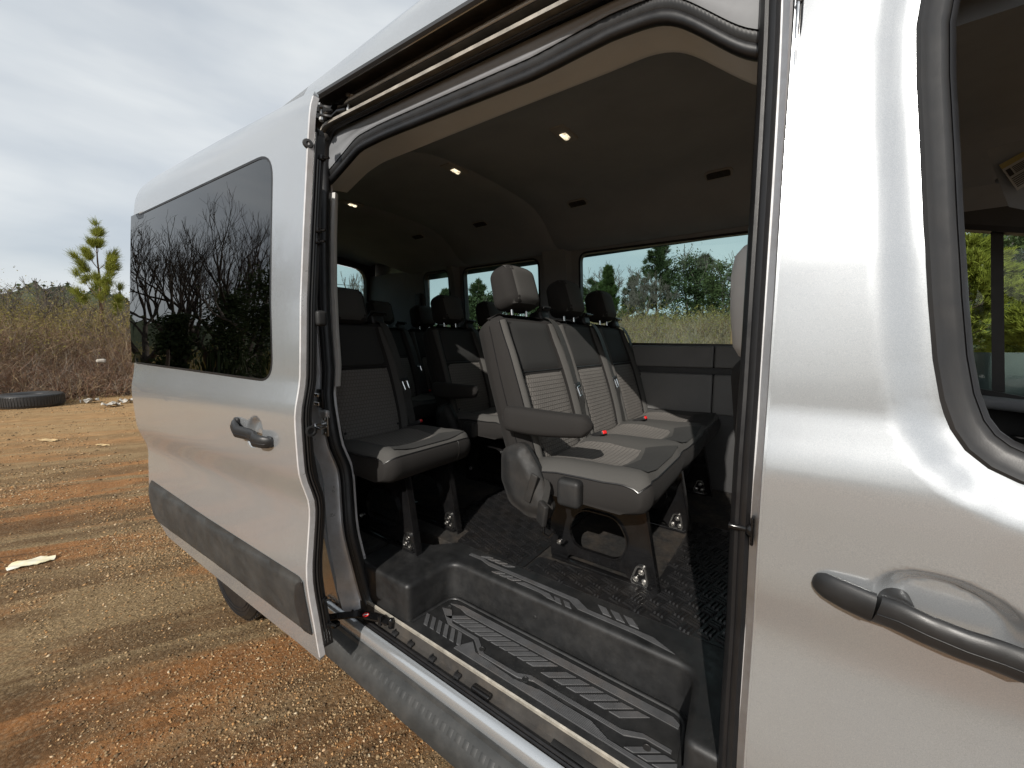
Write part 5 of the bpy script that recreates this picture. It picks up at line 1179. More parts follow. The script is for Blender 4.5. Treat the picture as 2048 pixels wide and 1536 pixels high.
# loose stones on the near part of the lot
def stones(nst, x0, x1, y0, y1, smin, smax, seed):
    r = np.random.default_rng(seed); ph = (1+5**.5)/2
    I = np.array([(1, 0, 0), (0, 1, 0), (-1, 0, 0), (0, -1, 0), (0, 0, 1), (0, 0, -1.0)])
    F = np.array([(0, 1, 4), (1, 2, 4), (2, 3, 4), (3, 0, 4), (1, 0, 5), (2, 1, 5), (3, 2, 5), (0, 3, 5)])
    x = r.uniform(x0, x1, nst); y = r.uniform(y0, y1, nst)
    keep = vnoise(x, y*2.2, 0.8, 31)+r.normal(0, 0.18, nst) > 0.38; x, y = x[keep], y[keep]; m = len(x)
    s = smin*(smax/smin)**(r.random(m)**3.6); sc = s[:, None]*r.uniform(0.55, 1.25, (m, 3)); sc[:, 2] *= 0.6
    a = r.uniform(0, 6.28, m); P_ = I[None]*r.uniform(0.7, 1.25, (m, 6, 1))*sc[:, None]
    X = P_[..., 0]*np.cos(a)[:, None]-P_[..., 1]*np.sin(a)[:, None]+x[:, None]; Y = P_[..., 0]*np.sin(a)[:, None]+P_[..., 1]*np.cos(a)[:, None]+y[:, None]
    Z = P_[..., 2]+(terrain(x, y)+sc[:, 2]*0.22)[:, None]
    V = np.stack([X, Y, Z], -1).reshape(-1, 3); FF = (F[None]+6*np.arange(m)[:, None, None]).reshape(-1, 3)
    return V, FF, np.repeat(r.random(m), 6)
Vs, Fs, Ts = [], [], []; o_ = 0
for args in ((125000, -4.4, 0.2, -0.75, 0.5, 0.0017, 0.0092, 41), (60000, -7.5, -3.5, -1.1, 1.4, 0.0026, 0.014, 42), (18000, -16, -6, -1.6, 2.6, 0.005, 0.026, 43)):
    v_, f_, t_ = stones(*args); Vs.append(v_); Fs.append(f_+o_); Ts.append(t_); o_ += len(v_)
me = npmesh('gravel', np.concatenate(Vs), np.concatenate(Fs), STONE); at_ = me.attributes.new('tint', 'FLOAT', 'POINT'); at_.data.foreach_set('value', np.concatenate(Ts).astype(np.float32))
go = link('gravel', me); go['kind'] = 'stuff'; go['label'] = 'loose gravel scattered over the red dirt lot'

def topz_(px, py, dist): return 1.53+dist*math.tan(math.atan((692-py)/775*1.0/math.hypot(1, (px-1024)/775)))
def hfor(px, py, dist): x, y = polar(px, dist); return topz_(px, py, dist)-ground_at(x, y)+0.1
# --- plant builders
def seg_arrays(segs, nside):
    A = np.array([s[0] for s in segs]); B = np.array([s[1] for s in segs]); ra = np.array([s[2] for s in segs]); rb = np.array([s[3] for s in segs])
    t = B-A; t /= np.linalg.norm(t, axis=1)[:, None]+1e-9; ref = np.where(np.abs(t[:, 2:3]) < 0.9, np.array([[0, 0, 1.0]]), np.array([[1.0, 0, 0]]))
    u = np.cross(t, ref); u /= np.linalg.norm(u, axis=1)[:, None]+1e-9; w = np.cross(t, u); a = np.arange(nside)*2*math.pi/nside
    ringf = np.cos(a)[None, :, None]*u[:, None]+np.sin(a)[None, :, None]*w[:, None]
    V = np.concatenate([A[:, None]+ringf*ra[:, None, None], B[:, None]+ringf*rb[:, None, None]], 1).reshape(-1, 3)
    b = np.arange(nside); q = np.stack([b, (b+1) % nside, nside+(b+1) % nside, nside+b], -1)
    return V, (q[None]+2*nside*np.arange(len(segs))[:, None, None]).reshape(-1, 4)
def segs_mesh(name, segs, mat):
    big = [s for s in segs if s[2] > 0.022]; sm = [s for s in segs if s[2] <= 0.022]; V, F = [], []; o = 0
    for L, k in ((big, 7), (sm, 3)):
        if L: v, f = seg_arrays(L, k); V.append(v); F.append(f+o); o += len(v)
    return npmesh(name, np.concatenate(V), np.concatenate(F), mat, None, True)
def grow(r, p, d, L, rad, depth, segs, tips, spread=0.5, up=0.15, nb=(2, 3), ratio=0.74, steps=3, rmin=0.004):
    p = np.array(p, float); d = np.array(d, float)
    for i in range(steps):
        d = d+r.normal(0, 0.10, 3)+np.array((0, 0, up*0.35)); d /= np.linalg.norm(d); q = p+d*L/steps
        ra = rad*(1-0.35*i/steps); rb = rad*(1-0.35*(i+1)/steps); segs.append((p, q, max(ra, rmin), max(rb, rmin))); p = q
        if depth > 0 and i > 0 and r.random() < 0.55:
            e = d+r.normal(0, spread, 3); e[2] += up; e /= np.linalg.norm(e); grow(r, p, e, L*ratio*0.8, rb*0.55, depth-1, segs, tips, spread, up, nb, ratio, steps, rmin)
    if depth > 0:
        for k in range(r.integers(nb[0], nb[1]+1)):
            e = d+r.normal(0, spread, 3); e[2] += up; e /= np.linalg.norm(e)
            grow(r, p, e, L*ratio*r.uniform(0.8, 1.15), rad*0.62*r.uniform(0.75, 1.0), depth-1, segs, tips, spread, up, nb, ratio, steps, rmin)
    else: tips.append((p, d))
def quads(r, C_, size, flat=0.0):
    m = len(C_); a = r.normal(0, 1, (m, 3)); a[:, 2] *= (1-flat); a /= np.linalg.norm(a, axis=1)[:, None]; b = np.cross(a, r.normal(0, 1, (m, 3))); b /= np.linalg.norm(b, axis=1)[:, None]
    s = (size*r.uniform(0.5, 1.3, m))[:, None]; V = np.stack([C_-a*s-b*s*0.5, C_+a*s*0.2-b*s*0.6, C_+a*s+b*s*0.1, C_-a*s*0.1+b*s*0.6], 1)
    return V.reshape(-1, 3), np.arange(m*4).reshape(-1, 4)
def needles(r, C_, D_, k, L, w):
    m = len(C_); d = np.repeat(D_, k, 0)+r.normal(0, 0.55, (m*k, 3)); d /= np.linalg.norm(d, axis=1)[:, None]; c = np.repeat(C_, k, 0); c = c+r.normal(0, L*0.14, c.shape)
    b = np.cross(d, r.normal(0, 1, d.shape)); b /= np.linalg.norm(b, axis=1)[:, None]; l = (L*r.uniform(0.6, 1.2, m*k))[:, None]
    V = np.stack([c-b*w, c+b*w, c+d*l+b*w*0.25, c+d*l-b*w*0.25], 1); return V.reshape(-1, 3), np.arange(m*k*4).reshape(-1, 4)
def ground_at(x, y): return float(terrain(x, y))
def bare_tree(x, y, h, label, seed, spread=0.42, up=0.22, rad=None, mat=None, depth=6, group=None, vase=0.5, fork=0.22, thick=0.006):
    r = np.random.default_rng(seed); z = ground_at(x, y)-0.1; t = thing('bare_tree', (x, y, z), label, 'tree', group); segs, tips = [], []
    rad = rad or h*0.018; p = np.array((x, y, z)); d = np.array((r.normal(0, 0.06), r.normal(0, 0.06), 1.0))
    tr_ = []; q = p+d*h*fork; tr_.append((p, q, rad*1.25, rad))
    trunk = link('trunk', segs_mesh('trunk', tr_, mat or BARK), t)
    for k in range(4):
        a = 6.28*k/4+r.uniform(-.5, .5); e = np.array((math.cos(a)*vase, math.sin(a)*vase, 1.0)); e /= np.linalg.norm(e)
        grow(r, q, e, h*0.24, rad*0.72, depth-1, segs, tips, spread, up, (2, 2), 0.74, 3, thick)
    link('crown', segs_mesh('crown', segs, mat or BARK), t); return t
def pine(x, y, h, label, seed, leaf=None, crown0=0.45, width=0.22, k=22, nl=0.26, nw=0.02, young=False, group=None, dens=1.0, lean=0.03, whorl=0.035):
    r = np.random.default_rng(seed); z = ground_at(x, y)-0.1; t = thing('pine_tree', (x, y, z), label, 'tree', group); segs = []; p = np.array((x, y, z)); rad = 0.012*h+0.015
    pts = [p]
    for i in range(8): pts.append(pts[-1]+np.array((r.normal(0, lean), r.normal(0, lean), 1.0))*h/8)
    tr_ = [(pts[i], pts[i+1], rad*(1-i/8.6), rad*(1-(i+1)/8.6)) for i in range(8)]
    C_, D_ = [], []; zz = crown0
    while zz < 0.985:
        i = min(7, int(zz*8)); b = pts[i]+(pts[i+1]-pts[i])*(zz*8-i); nbr = r.integers(3, 6)
        ww = width*h*((1-zz)/(1-crown0))**0.7*(0.55+0.6*min(1, (zz-crown0)/0.12)) if not young else width*h*(1-zz)**0.85
        for j in range(nbr):
            a = r.uniform(0, 6.28); L = max(0.12*h*0.2, ww*r.uniform(0.55, 1.15)); e = np.array((math.cos(a), math.sin(a), (1.25 if whorl > 0.06 else 0.95 if young else 0.30)+r.normal(0, 0.15))); e /= np.linalg.norm(e); q0 = b.copy(); st = 4
            for s in range(st):
                e = e+np.array((0, 0, 0.10))+r.normal(0, 0.08, 3); e /= np.linalg.norm(e); q1 = q0+e*L/st; segs.append((q0, q1, 0.006+0.006*L*(1-s/st), 0.005+0.006*L*(1-(s+1)/st)))
                if s >= (2 if whorl > 0.06 else 1) or (young and whorl < 0.06):
                    for _ in range(int((3 if not young else 2)*dens)+1): C_.append(q1+r.normal(0, L*0.10, 3)*(1 if not young else 0.35)); D_.append(e+np.array((0, 0, 0.3)))
                q0 = q1
        zz += (0.055 if not young else whorl)
    for _ in range(3): C_.append(pts[-1]+r.normal(0, 0.02, 3)); D_.append(np.array((0, 0, 1.0)))
    V, F = needles(r, np.array(C_), np.array(D_), k, nl, nw)
    cr = link('crown', npmesh('crown', V, F, leaf or LEAF_PINE), t)
    link('trunk', segs_mesh('trunk', tr_+segs, BARKPINE), t); return t
def leafy(x, y, h, label, seed, leaf, w=0.45, z0=0.15, nclump=70, per=70, size=0.11, group=None, name='evergreen_tree', taper=0.0):
    r = np.random.default_rng(seed); z = ground_at(x, y)-0.1; t = thing(name, (x, y, z), label, 'tree', group); segs, tips = [], []
    grow(r, (x, y, z), (0, 0, 1), h*0.42, h*0.02+0.02, 3, segs, tips, 0.5, 0.3, (2, 3), 0.72, 3, 0.008)
    link('trunk', segs_mesh('trunk', segs, BARK), t); C_ = []
    for _ in range(nclump):
        u = r.random()**0.8; zz = z0+(1-z0)*u; R_ = w*h*math.sqrt(max(0.02, 1-((u-0.42)/0.62)**2))*(1-taper*u)*r.uniform(0.45, 1.0); a = r.uniform(0, 6.28)
        c = np.array((x+R_*math.cos(a), y+R_*math.sin(a), z+h*zz)); s = min(h*0.06, 0.55)*r.uniform(0.5, 1.5); C_.append(c+r.normal(0, 1, (per, 3))*np.array((s, s, s*0.6)))
    V, F = quads(r, np.concatenate(C_), size); link('crown', npmesh('crown', V, F, leaf), t); return t
def brush(name, label, pts, hgt, nst, mats_w, seed, leaf=None, leafn=0, leaf_lo=0.5, wid=0.006, lsize=0.03, curl=0.35, spread=0.55):
    """tangle of stems: each stem three tapering blades; optional leaf flecks in the upper part"""
    r = np.random.default_rng(seed); m = len(pts); j = r.integers(0, m, nst); B = pts[j]+np.concatenate([r.normal(0, 0.16, (nst, 2)), np.zeros((nst, 1))], 1)
    H = hgt[j]*r.uniform(0.35, 1.05, nst); d = np.concatenate([r.normal(0, spread, (nst, 2)), np.ones((nst, 1))], 1); d /= np.linalg.norm(d, axis=1)[:, None]
    Vv, Ff, Mi = [], [], []; o = 0; p = B; mt = r.choice(len(mats_w), nst, p=np.array([w for _, w in mats_w])/sum(w for _, w in mats_w)); tips = []
    for s in range(4):
        q = p+d*(H/4)[:, None]; b = np.cross(d, r.normal(0, 1, d.shape)); b /= np.linalg.norm(b, axis=1)[:, None]; w0, w1 = wid*(1-s*0.22), wid*(1-(s+1)*0.22)
        V = np.stack([p-b*w0, p+b*w0, q+b*w1, q-b*w1], 1).reshape(-1, 3); Vv.append(V); Ff.append(np.arange(nst*4).reshape(-1, 4)+o); o += nst*4; Mi.append(mt); p = q; tips.append(q)
        d = d+r.normal(0, curl, d.shape); d[:, 2] -= 0.05; d /= np.linalg.norm(d, axis=1)[:, None]
        if s >= 1:       # side twigs
            e = d+r.normal(0, 0.7, d.shape); e /= np.linalg.norm(e, axis=1)[:, None]; q2 = p+e*(H*0.16)[:, None]; b = np.cross(e, r.normal(0, 1, d.shape)); b /= np.linalg.norm(b, axis=1)[:, None]
            V = np.stack([p-b*w1*.8, p+b*w1*.8, q2+b*w1*.3, q2-b*w1*.3], 1).reshape(-1, 3); Vv.append(V); Ff.append(np.arange(nst*4).reshape(-1, 4)+o); o += nst*4; Mi.append(mt); tips.append(q2)
    mats = [mm for mm, _ in mats_w]
    if leaf is not None:
        T = np.concatenate(tips[2:]); hz = T[:, 2]-np.array([0.0]); k = r.integers(0, len(T), leafn*3); c = T[k]; base = np.tile(B, (len(tips[2:]), 1))[k]; Hk = np.tile(hgt[j], len(tips[2:]))[k]
        sel = (c[:, 2]-base[:, 2])/Hk+r.normal(0, 0.15, len(k)) > leaf_lo; c = c[sel][:leafn]; V, F = quads(r, c+r.normal(0, 0.05, c.shape), lsize); Vv.append(V); Ff.append(F+o); Mi.append(np.full(len(F), len(mats))); mats.append(leaf)
    ob = link(name, npmesh(name, np.concatenate(Vv), np.concatenate(Ff), mats, np.concatenate(Mi))); ob['kind'] = 'stuff'; ob['label'] = label; return ob
def scatter(x0, x1, y0, y1, nn, seed, cond=None):
    r = np.random.default_rng(seed); x = r.uniform(x0, x1, nn); y = r.uniform(y0, y1, nn)
    if cond is not None: k = cond(x, y); x, y = x[k], y[k]
    return np.stack([x, y, terrain(x, y)-0.05], -1)
# scrub bank behind the van (left of the picture)
p = scatter(-21, -16.4, -3.5, 6.5, 520, 51); hg_ = 0.5+1.5*S((-16.2-p[:, 0])/3.0)+0.5*vnoise(p[:, 0], p[:, 1], 0.9, 52)
brush('scrub_thicket', 'tangled red-brown brush along the edge of the lot', p, hg_, 26000, ((TWIG_RED, 0.62), (TWIG_GREY, 0.22), (TWIG_TAN, 0.16)), 53, None, 0, 0.5, 0.0075)
p = scatter(-27, -19, -4.5, 9, 520, 54); hg_ = 2.3+1.0*vnoise(p[:, 0], p[:, 1], 0.7, 55)
brush('brush_bank', 'olive and tan winter shrubs on the bank above the red-brown brush', p, hg_, 20000, ((TWIG_TAN, 0.55), (TWIG_GREY, 0.25), (TWIG_RED, 0.2)), 56, LEAF_OLIVE, 70000, 0.45, 0.0065, 0.026)
p = scatter(-17.5, -15.6, -3.5, 7, 420, 57); brush('verge_grass', 'dry straw-coloured grass along the lot edge by the old tyre', p, np.full(len(p), 0.22), 7000, ((STRAW, 0.8), (TWIG_RED, 0.2)), 58, None, 0, 0.5, 0.006, 0.03, 0.3, 0.8)
x, y = polar(213, 21.5); pine(x, y, hfor(213, 458, 21.5), 'young yellow-green pine standing up out of the brush left of the van', 61, LEAF_YPINE, 0.28, 0.38, 34, 0.26, 0.006, True, dens=2.0, whorl=0.105)
for i, (px, dist, h) in enumerate(((95, 22, 3.9), (40, 24, 3.6), (150, 23, 3.3), (250, 21, 3.6))):
    x, y = polar(px, dist); bare_tree(x, y, h, ['pale leafless sapling above the brush left of the young pine', 'small leafless shrub tree at the far left of the picture', 'low leafless shrub tree just left of the young pine', 'leafless shrub tree between the young pine and the van window'][i], 70+i, 0.5, 0.2, 0.03, BARK, 5, 'saplings in the scrub bank', 0.8, 0.15, 0.007)
# mound across the van (seen through the far windows)
p = scatter(-13, 2.0, 8.5, 20, 900, 81); hg_ = 0.7+0.9*vnoise(p[:, 0], p[:, 1], 0.5, 82)
brush('mound_scrub', 'olive brown broom brush covering the mound beyond the van', p, hg_, 20000, ((TWIG_TAN, 0.36), (TWIG_GREY, 0.36), (TWIG_RED, 0.28)), 83, LEAF_OLIVE, 26000, 0.4, 0.0065, 0.026)
p = scatter(-12, 2.0, 7.6, 13, 460, 84); brush('tall_dry_grass', 'pale dry stalks at the foot of the mound', p, np.full(len(p), 1.0), 9000, ((TWIG_TAN, 0.4), (TWIG_GREY, 0.45), (STRAW, 0.15)), 85, None, 0, 0.5, 0.006, 0.03, 0.16, 0.35)
p = scatter(-60, 30, 24, 40, 1500, 86, lambda x, y: (x < 1) | (y > 30)); brush('far_scrub', 'scrub along the foot of the far tree line', p, np.full(len(p), 2.4), 9000, ((TWIG_TAN, 0.4), (TWIG_GREY, 0.3), (TWIG_RED, 0.3)), 87, LEAF_OLIVE, 16000, 0.3, 0.012, 0.09)
p = scatter(-60, -28, -6, 26, 900, 88); brush('far_scrub', 'grey-brown scrub beyond the bank behind the van', p, np.full(len(p), 2.6), 8000, ((TWIG_TAN, 0.4), (TWIG_GREY, 0.3), (TWIG_RED, 0.3)), 89, LEAF_OLIVE, 14000, 0.3, 0.012, 0.09)
GT = 'trees behind the mound'
for px, py, dist, kind, lab, sd in (
    (1228, 515, 33, 'bare', 'pale leafless tree behind the nearer young pine in the front far window', 101),
    (1212, 541, 21, 'ypine', 'dark bushy young pine on the mound seen over the third headrest', 102),
    (1309, 486, 38, 'pine', 'tallest pine with a flat spreading top on the skyline', 103),
    (1293, 545, 31, 'bare', 'thin leafless tree in front of the tallest pine', 104),
    (1370, 503, 36, 'leaf', 'dense dark evergreen right of the tallest pine', 105),
    (1400, 520, 37, 'pine', 'loose-crowned pine touching the dense dark evergreen', 106),
    (1435, 512, 32, 'mid', 'olive green broad tree above the boulder', 107),
    (1492, 497, 30, 'mid', 'olive green tree above the wooden post', 108),
    (1262, 560, 44, 'pine', 'small distant pine between the leafless tree and the tallest pine', 109),
    (1180, 565, 40, 'pine', 'small pine at the rear edge of the front far window', 110),
    (1190, 575, 27, 'leaf', 'low dark evergreen at the rear edge of the front far window', 120),
    (958, 566, 42, 'pine', 'pine rising above dark bushes in the middle far window', 111),
    (985, 585, 36, 'leaf', 'dark green bush tree beside the first headrest', 112),
    (940, 590, 34, 'leaf', 'dark green bush tree at the rear edge of the middle far window', 113),
    (1020, 575, 38, 'mid', 'olive tree hidden mostly behind the first headrest', 114),
    (1066, 572, 40, 'bare', 'leafless tree right of the first headrest', 115),
    (1078, 595, 33, 'leaf', 'dark green bush tree right of the first headrest', 116),
    (893, 585, 40, 'pine', 'small pine in the narrow rear side window', 117),
    (728, 548, 15, 'sap', 'slender leafless sapling in the back door window', 118)):
    x, y = polar(px, dist); h = hfor(px, py, dist)
    if kind == 'bare': bare_tree(x, y, h, lab, sd, 0.45, 0.2, None, BARK, 6, GT, 0.55, 0.2, 0.012)
    elif kind == 'sap': bare_tree(x, y, h, lab, sd, 0.30, 0.3, 0.03, BARK, 5, None, 0.35, 0.3, 0.006)
    elif kind == 'ypine': pine(x, y, h, lab, sd, LEAF_PINE, 0.08, 0.34, 18, 0.24, 0.018, True, GT, 1.6)
    elif kind == 'pine': pine(x, y, h, lab, sd, LEAF_DARK, 0.42, 0.20, 16, 0.38, 0.035, False, GT, 1.6)
    elif kind == 'leaf': leafy(x, y, h*0.92, lab, sd, LEAF_DARK, 0.17, 0.12, 130, 60, 0.085, GT)
    else: leafy(x, y, h*0.88, lab, sd, LEAF_MID, 0.19, 0.12, 100, 50, 0.08, GT, 'olive_tree')
# trees seen through the cab window
for px, py, dist, kind, lab, sd in ((1925, 478, 19, 'yp', 'bright yellow-green pine seen through the open front window', 131), (1960, 452, 40, 'pine', 'tall dark pine behind the bright yellow-green pine', 132), (2040, 440, 30, 'mid', 'olive tree right of the window divider bar', 133), (2075, 560, 17, 'yp', 'low yellow-green pine at the right edge of the picture', 134), (1905, 455, 36, 'bare', 'leafless tree behind the bright yellow-green pine', 135), (2010, 470, 42, 'pine', 'distant pine hidden by the window divider bar', 136)):
    x, y = polar(px, dist); h = hfor(px, py, dist)
    if kind == 'yp': pine(x, y, h, lab, sd, LEAF_YPINE, 0.22, 0.30, 24, 0.22, 0.018, False, None, 2.4)
    elif kind == 'pine': pine(x, y, h, lab, sd, LEAF_DARK, 0.35, 0.22, 16, 0.38, 0.035, False, None, 1.6)
    elif kind == 'bare': bare_tree(x, y, h, lab, sd, 0.45, 0.2, None, BARK, 6, None, 0.55, 0.2, 0.012)
    else: leafy(x, y, h, lab, sd, LEAF_MID, 0.28, 0.05, 120, 60, 0.09, None, 'olive_tree')
p = scatter(2.5, 16, 21, 32, 700, 137); brush('far_scrub', 'dry grass and brush across the lot beyond the cab window', p, np.full(len(p), 1.5), 9000, ((STRAW, 0.4), (TWIG_TAN, 0.3), (TWIG_GREY, 0.3)), 138, LEAF_OLIVE, 6000, 0.3, 0.010, 0.06)
# wooden post with a small lamp and bracket, grey boulder
x, y = polar(1466, 11.5); z = ground_at(x, y); ptop = topz_(1470, 530, 11.5)
wp = thing('wooden_post', (x, y, z), 'weathered wooden post with a small lamp on the mound beside the centre pillar', 'post')
part('post', MB().rbox((x, y, (z+ptop)/2-0.1), (0.13, 0.13, ptop-z+0.2), 0.02, 1), veg('post_wood', (0.16, 0.095, 0.05), (0.30, 0.19, 0.10), 7), wp)
zz = topz_(1470, 562, 11.5); part('lamp', MB().rbox((x-0.10, y-0.12, zz), (0.22, 0.14, 0.09), 0.02, 2, Matrix.Rotation(R(20), 3, 'Y')), TRIMDARK, wp)
zz = topz_(1470, 573, 11.5); part('bracket', MB().rbox((x-0.08, y-0.10, zz), (0.18, 0.05, 0.05), 0.01, 1), TRIMLIGHT, wp)
x, y = polar(1442, 12.0); z = ground_at(x, y)
r = np.random.default_rng(9); rk = MB().rbox((0, 0, 0), (1.5, 1.0, 0.95), 0.30, 4, fn=lambda q: np.array(q)*(1+0.14*math.sin(5*q[0]+2)*math.cos(4*q[2]+q[1]*3)))
rk.v = [(a+x, b+y, c+z+0.25) for a, b, c in rk.v]
tag(link('boulder', rk.mesh('boulder', veg('boulder_stone', (0.15, 0.13, 0.11), (0.26, 0.235, 0.20), 3), 60)), 'grey boulder lying in the brush beside the wooden post', 'boulder')
# things behind the camera, mirrored in the dark door glass
nrm = np.array([EX[1], -EX[0], 0.0]); nrm = nrm if nrm[1] < 0 else -nrm
def mirror(px, dist):
    d = ray(px, 692); t = ((D0[0]-CAM[0])*nrm[0]+(D0[1]-CAM[1])*nrm[1])/(d[0]*nrm[0]+d[1]*nrm[1]); hp_ = CAM+d*t; m = d-2*(d@nrm)*nrm; m[2] = 0; m /= np.linalg.norm(m)
    q = hp_+m*dist; return q[0], q[1], dist+float(np.hypot(*(hp_-CAM)[:2]))
GB = 'trees behind the camera mirrored in the door glass'
for px, py, dist, kind, lab, sd in ((300, 372, 21, 'bare', 'tall leafless tree mirrored near the rear edge of the dark door glass', 141), (352, 345, 23, 'bare', 'tall spreading leafless tree mirrored in the middle of the dark door glass', 142), (500, 318, 20, 'bare', 'tall leafless tree mirrored near the front edge of the dark door glass', 143), (420, 360, 26, 'bare', 'pale-topped leafless tree mirrored between the two tall ones', 146), (465, 338, 24, 'bare', 'leafless tree mirrored just behind the front one', 150),
    (343, 585, 19, 'leaf', 'dark cedar mirrored below the middle leafless tree', 144), (450, 525, 19, 'leaf', 'dark ivy-clad cedar mirrored in the front half of the door glass', 145), (525, 470, 17, 'leaf', 'dark pine-like evergreen mirrored at the front edge of the door glass', 147)):
    x, y, L = mirror(px, dist); h = topz_(px, py, L)-ground_at(x, y)+0.1
    if kind == 'bare': bare_tree(x, y, h, lab, sd, 0.30, 0.22, h*0.019, BARKDARK, 6, GB, 0.62, 0.16, 0.0045)
    else: leafy(x, y, h, lab, sd, LEAF_DARK if kind == 'leaf' else LEAF_MID, 0.13, 0.08, 90, 60, 0.075, GB, 'cedar_tree' if kind == 'leaf' else 'olive_tree', 0.5)
p = scatter(-46, -9, -17, -9, 1500, 151, lambda x, y: y < -8-0.12*(x+9)*0-1.5*np.sin(x*0.3)**2); hg_ = 1.3+1.6*vnoise(p[:, 0], p[:, 1], 0.5, 152)
brush('scrub_thicket', 'brown brush across the lot behind the camera', p, hg_, 18000, ((TWIG_RED, 0.2), (TWIG_TAN, 0.35), (STRAW, 0.45)), 153, LEAF_OLIVE, 16000, 0.5, 0.010, 0.05)
p = scatter(-9, 30, -34, -17, 700, 154); brush('scrub_thicket', 'low brush far behind the camera', p, np.full(len(p), 1.8), 7000, ((TWIG_RED, 0.4), (TWIG_TAN, 0.4), (TWIG_GREY, 0.2)), 155, LEAF_OLIVE, 5000, 0.5, 0.013, 0.07)
for i, px in enumerate((333, 452)):
    x, y, L = mirror(px, 13.5 if i == 0 else 19); z = ground_at(x, y)
    tag(link('fence_post', MB().tube([(x, y, z-0.2), (x+0.06, y, z+1.9)], 0.055, 8).mesh('fence_post', BARKDARK)), ['dark fence post mirrored in the rear half of the door glass', 'dark fence post mirrored further along the door glass'][i], 'post')
# far wooded ridge round the horizon
a = np.linspace(0, 2*math.pi, 721)[:-1]; rr = 130+25*np.sin(a*3+1); top = 8+5*vnoise(a*40, a*0, 0.35, 161)+2.2*vnoise(a*300, a*0, 0.6, 162)
rows = [np.stack([np.cos(a)*(rr-6), np.sin(a)*(rr-6), np.full_like(a, -2)], -1), np.stack([np.cos(a)*rr, np.sin(a)*rr, top*0.6], -1), np.stack([np.cos(a)*(rr+8), np.sin(a)*(rr+8), top], -1), np.stack([np.cos(a)*(rr+30), np.sin(a)*(rr+30), top*0.5-2], -1)]
V = np.concatenate(rows); m = len(a); F = []
for k in range(3):
    i = np.arange(m); F.append(np.stack([k*m+i, k*m+(i+1) % m, (k+1)*m+(i+1) % m, (k+1)*m+i], -1))
struct('far_hills', npmesh('far_hills', V, np.concatenate(F), HILLMAT, None, True))
r = np.random.default_rng(163); NW = 70000; k = r.integers(0, m, NW); tt = r.random(NW); cc_ = np.stack([np.cos(a[k])*(rr[k]+8*tt), np.sin(a[k])*(rr[k]+8*tt), top[k]*(0.35+0.65*tt)+r.normal(0.1, 0.55, NW)], -1)
V, F = quads(r, cc_, 0.38); fw = link('far_wood', npmesh('far_wood', V, F, [LEAF_DARK, LEAF_MID, BARK], r.choice(3, NW, p=[0.55, 0.25, 0.2]))); fw['kind'] = 'stuff'; fw['label'] = 'far wood along the horizon'
# overhead wires seen through the back window
pl_ = thing('power_line', (-40, 17, 0), 'three overhead wires between two poles seen through the back door window', 'power line')
A = polar(560, 60); B = polar(860, 60)
for k, py in enumerate((575, 583, 592)):
    part('wire', MB().tube([(A[0]+(B[0]-A[0])*t, A[1]+(B[1]-A[1])*t, topz_(700, py, 60)+3.0*(t-0.5)**2) for t in np.linspace(0, 1, 12)], 0.035, 4), RUBBER, pl_)
for q in (A, B): part('pole', MB().tube([(q[0], q[1], -1), (q[0], q[1], topz_(700, 570, 60)+1.2)], 0.14, 8), BARKDARK, pl_)
# ---------------------------------------------------------------- tyre and litter on the lot
x, y = polar(48, 15.6); z = ground_at(x, y)
ty = thing('old_tyre', (x, y, z), 'worn black truck tyre lying flat at the edge of the brush', 'tyre')
part('tyre_body', MB().lathe([(0.29, 0.04), (0.33, 0.0), (0.50, 0.0), (0.56, 0.03), (0.575, 0.09), (0.575, 0.25), (0.56, 0.31), (0.50, 0.335), (0.36, 0.34), (0.30, 0.30), (0.285, 0.26), (0.34, 0.22), (0.40, 0.17), (0.34, 0.11), (0.285, 0.08)], (x, y, z+0.01), (0.02, 0.0, 1), 40), RUBBER2, ty, 40)
mb = MB()
for i in range(72):
    a_ = 2*math.pi*i/72; mb.rbox((x+0.577*math.cos(a_), y+0.577*math.sin(a_), z+0.18), (0.012, 0.03, 0.22), 0.003, 1, Matrix.Rotation(a_, 3, 'Z'))
part('tyre_tread', mb, RUBBER2, ty, 0, kind='stuff')
def litter(px, py, w, d, label, cat, mat, seed, rise=0.02, lobes=7, ang=0.0):
    """crumpled sheet lying on the dirt"""
    q = at(px, py, 'z', 0.0); g = ground_at(q[0], q[1]); r_ = np.random.default_rng(seed); k = 10; T = []
    for i in range(k+1):
        row = []
        for j in range(k+1):
            u, v = i/k*2-1, j/k*2-1; e = 1-0.13*abs(math.sin(3*u+seed))*abs(v)**3; xx, yy = u*w/2*e*(1-0.12*v*v), v*d/2*(1-0.15*u*u)
            h_ = rise*(0.5+0.5*math.sin(lobes*u+seed)*math.cos(lobes*0.8*v+1.7*seed))+rise*0.5*r_.random()+0.004
            x_, y_ = q[0]+xx*math.cos(ang)-yy*math.sin(ang), q[1]+xx*math.sin(ang)+yy*math.cos(ang); row.append((x_, y_, float(terrain(x_, y_))+h_))
        T.append(row)
    mb = MB().loft(T, False); mb.loft([[(a_, b_, c_-0.0025) for a_, b_, c_ in row] for row in T], False)
    o = link(cat.replace(' ', '_'), mb.mesh(cat.replace(' ', '_'), mat, 30)); return tag(o, label, cat)
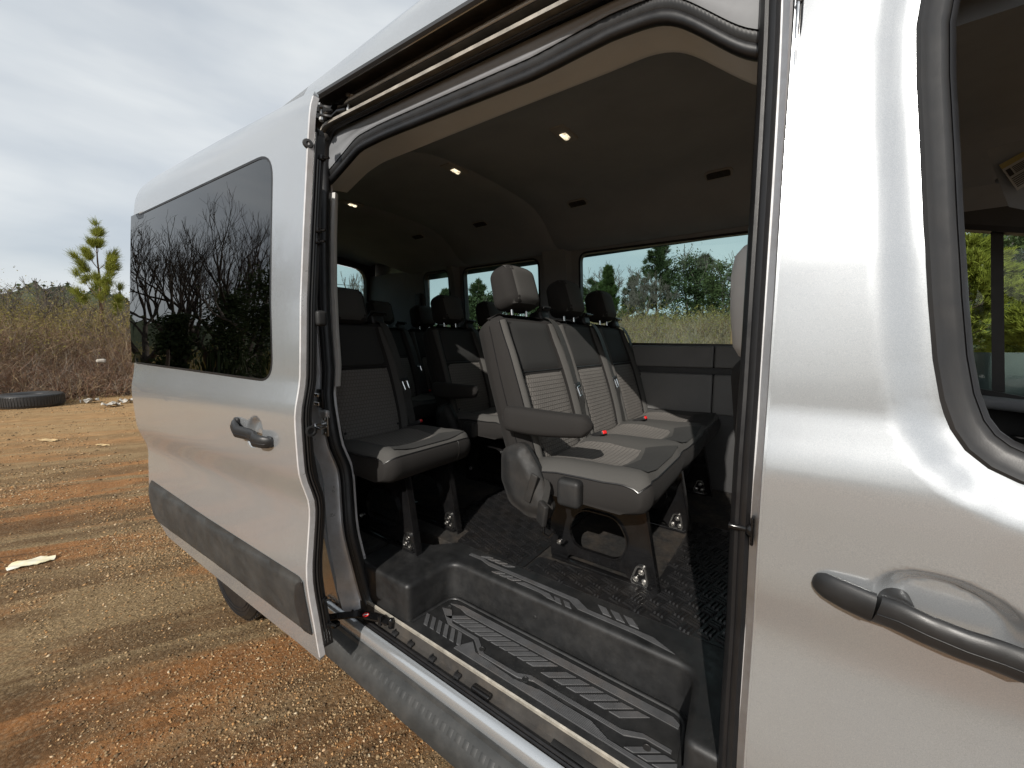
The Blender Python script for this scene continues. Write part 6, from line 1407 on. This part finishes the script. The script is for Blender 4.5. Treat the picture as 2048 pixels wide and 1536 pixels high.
PAPER = pmat('litter_paper', (0.42, 0.39, 0.34), 0.8, 0, 0.12, 12, 0.2, 60, 0.003)
SAND = pmat('litter_tan', (0.48, 0.34, 0.17), 0.85, 0, 0.2, 12, 0.2, 60, 0.003); WRAP = veg('wrapper_print', (0.72, 0.62, 0.30), (0.72, 0.70, 0.64), 9, 0.6); CARD = pmat('litter_card', (0.45, 0.27, 0.17), 0.85, 0, 0.25, 12, 0.2, 60, 0.003)
litter(64, 1131, 0.22, 0.13, 'flattened white and yellow food wrapper on the dirt at the left edge', 'food wrapper', WRAP, 3, 0.012, 5, R(78))
for i, (px, py, w, d, mt, lab, cat) in enumerate(((145, 785, 0.30, 0.5, PAPER, 'white scrap of paper in the brush above the tyre', 'paper scrap'), (106, 811, 0.3, 0.25, CARD, 'pink-brown scrap of card against the tyre', 'card scrap'), (180, 806, 0.22, 0.4, PAPER, 'flat white scrap of paper at the foot of the brush', 'paper scrap'), (222, 814, 0.3, 0.35, PAPER, 'crumpled white paper nearest to the van on the lot edge', 'paper scrap'), (254, 806, 0.35, 0.3, PAPER, 'white paper scrap behind the crumpled one by the van', 'paper scrap'), (185, 789, 0.4, 0.4, CARD, 'tan scrap of card lying in the verge grass', 'card scrap'))):
    litter(px, py, w, d, lab, cat, mt, 11+i, 0.09, 4, 0.3*i)
for i, (px, py, w, d, mt, lab, cat) in enumerate(((95, 881, 0.40, 0.12, SAND, 'thin pale strip of paper on the sandy part of the lot', 'paper scrap'), (205, 889, 0.22, 0.10, SAND, 'small pale scrap right of the thin paper strip', 'paper scrap'))):
    litter(px, py, w, d, lab, cat, mt, 31+i, 0.012, 4, R(20))
# bag caught in the brush
x, y = polar(197, 17.6); mbq = MB().rbox((0, 0, 0), (0.14, 0.22, 0.12), 0.05, 3, fn=lambda q: np.array(q)*(1+0.25*math.sin(9*q[1]+3*q[2])))
mbq.v = [(a_+x, b_+y, c_+topz_(197, 722, 17.6)) for a_, b_, c_ in mbq.v]
tag(link('plastic_bag', mbq.mesh('plastic_bag', PAPER)), 'white plastic bag caught in the red-brown brush', 'plastic bag')
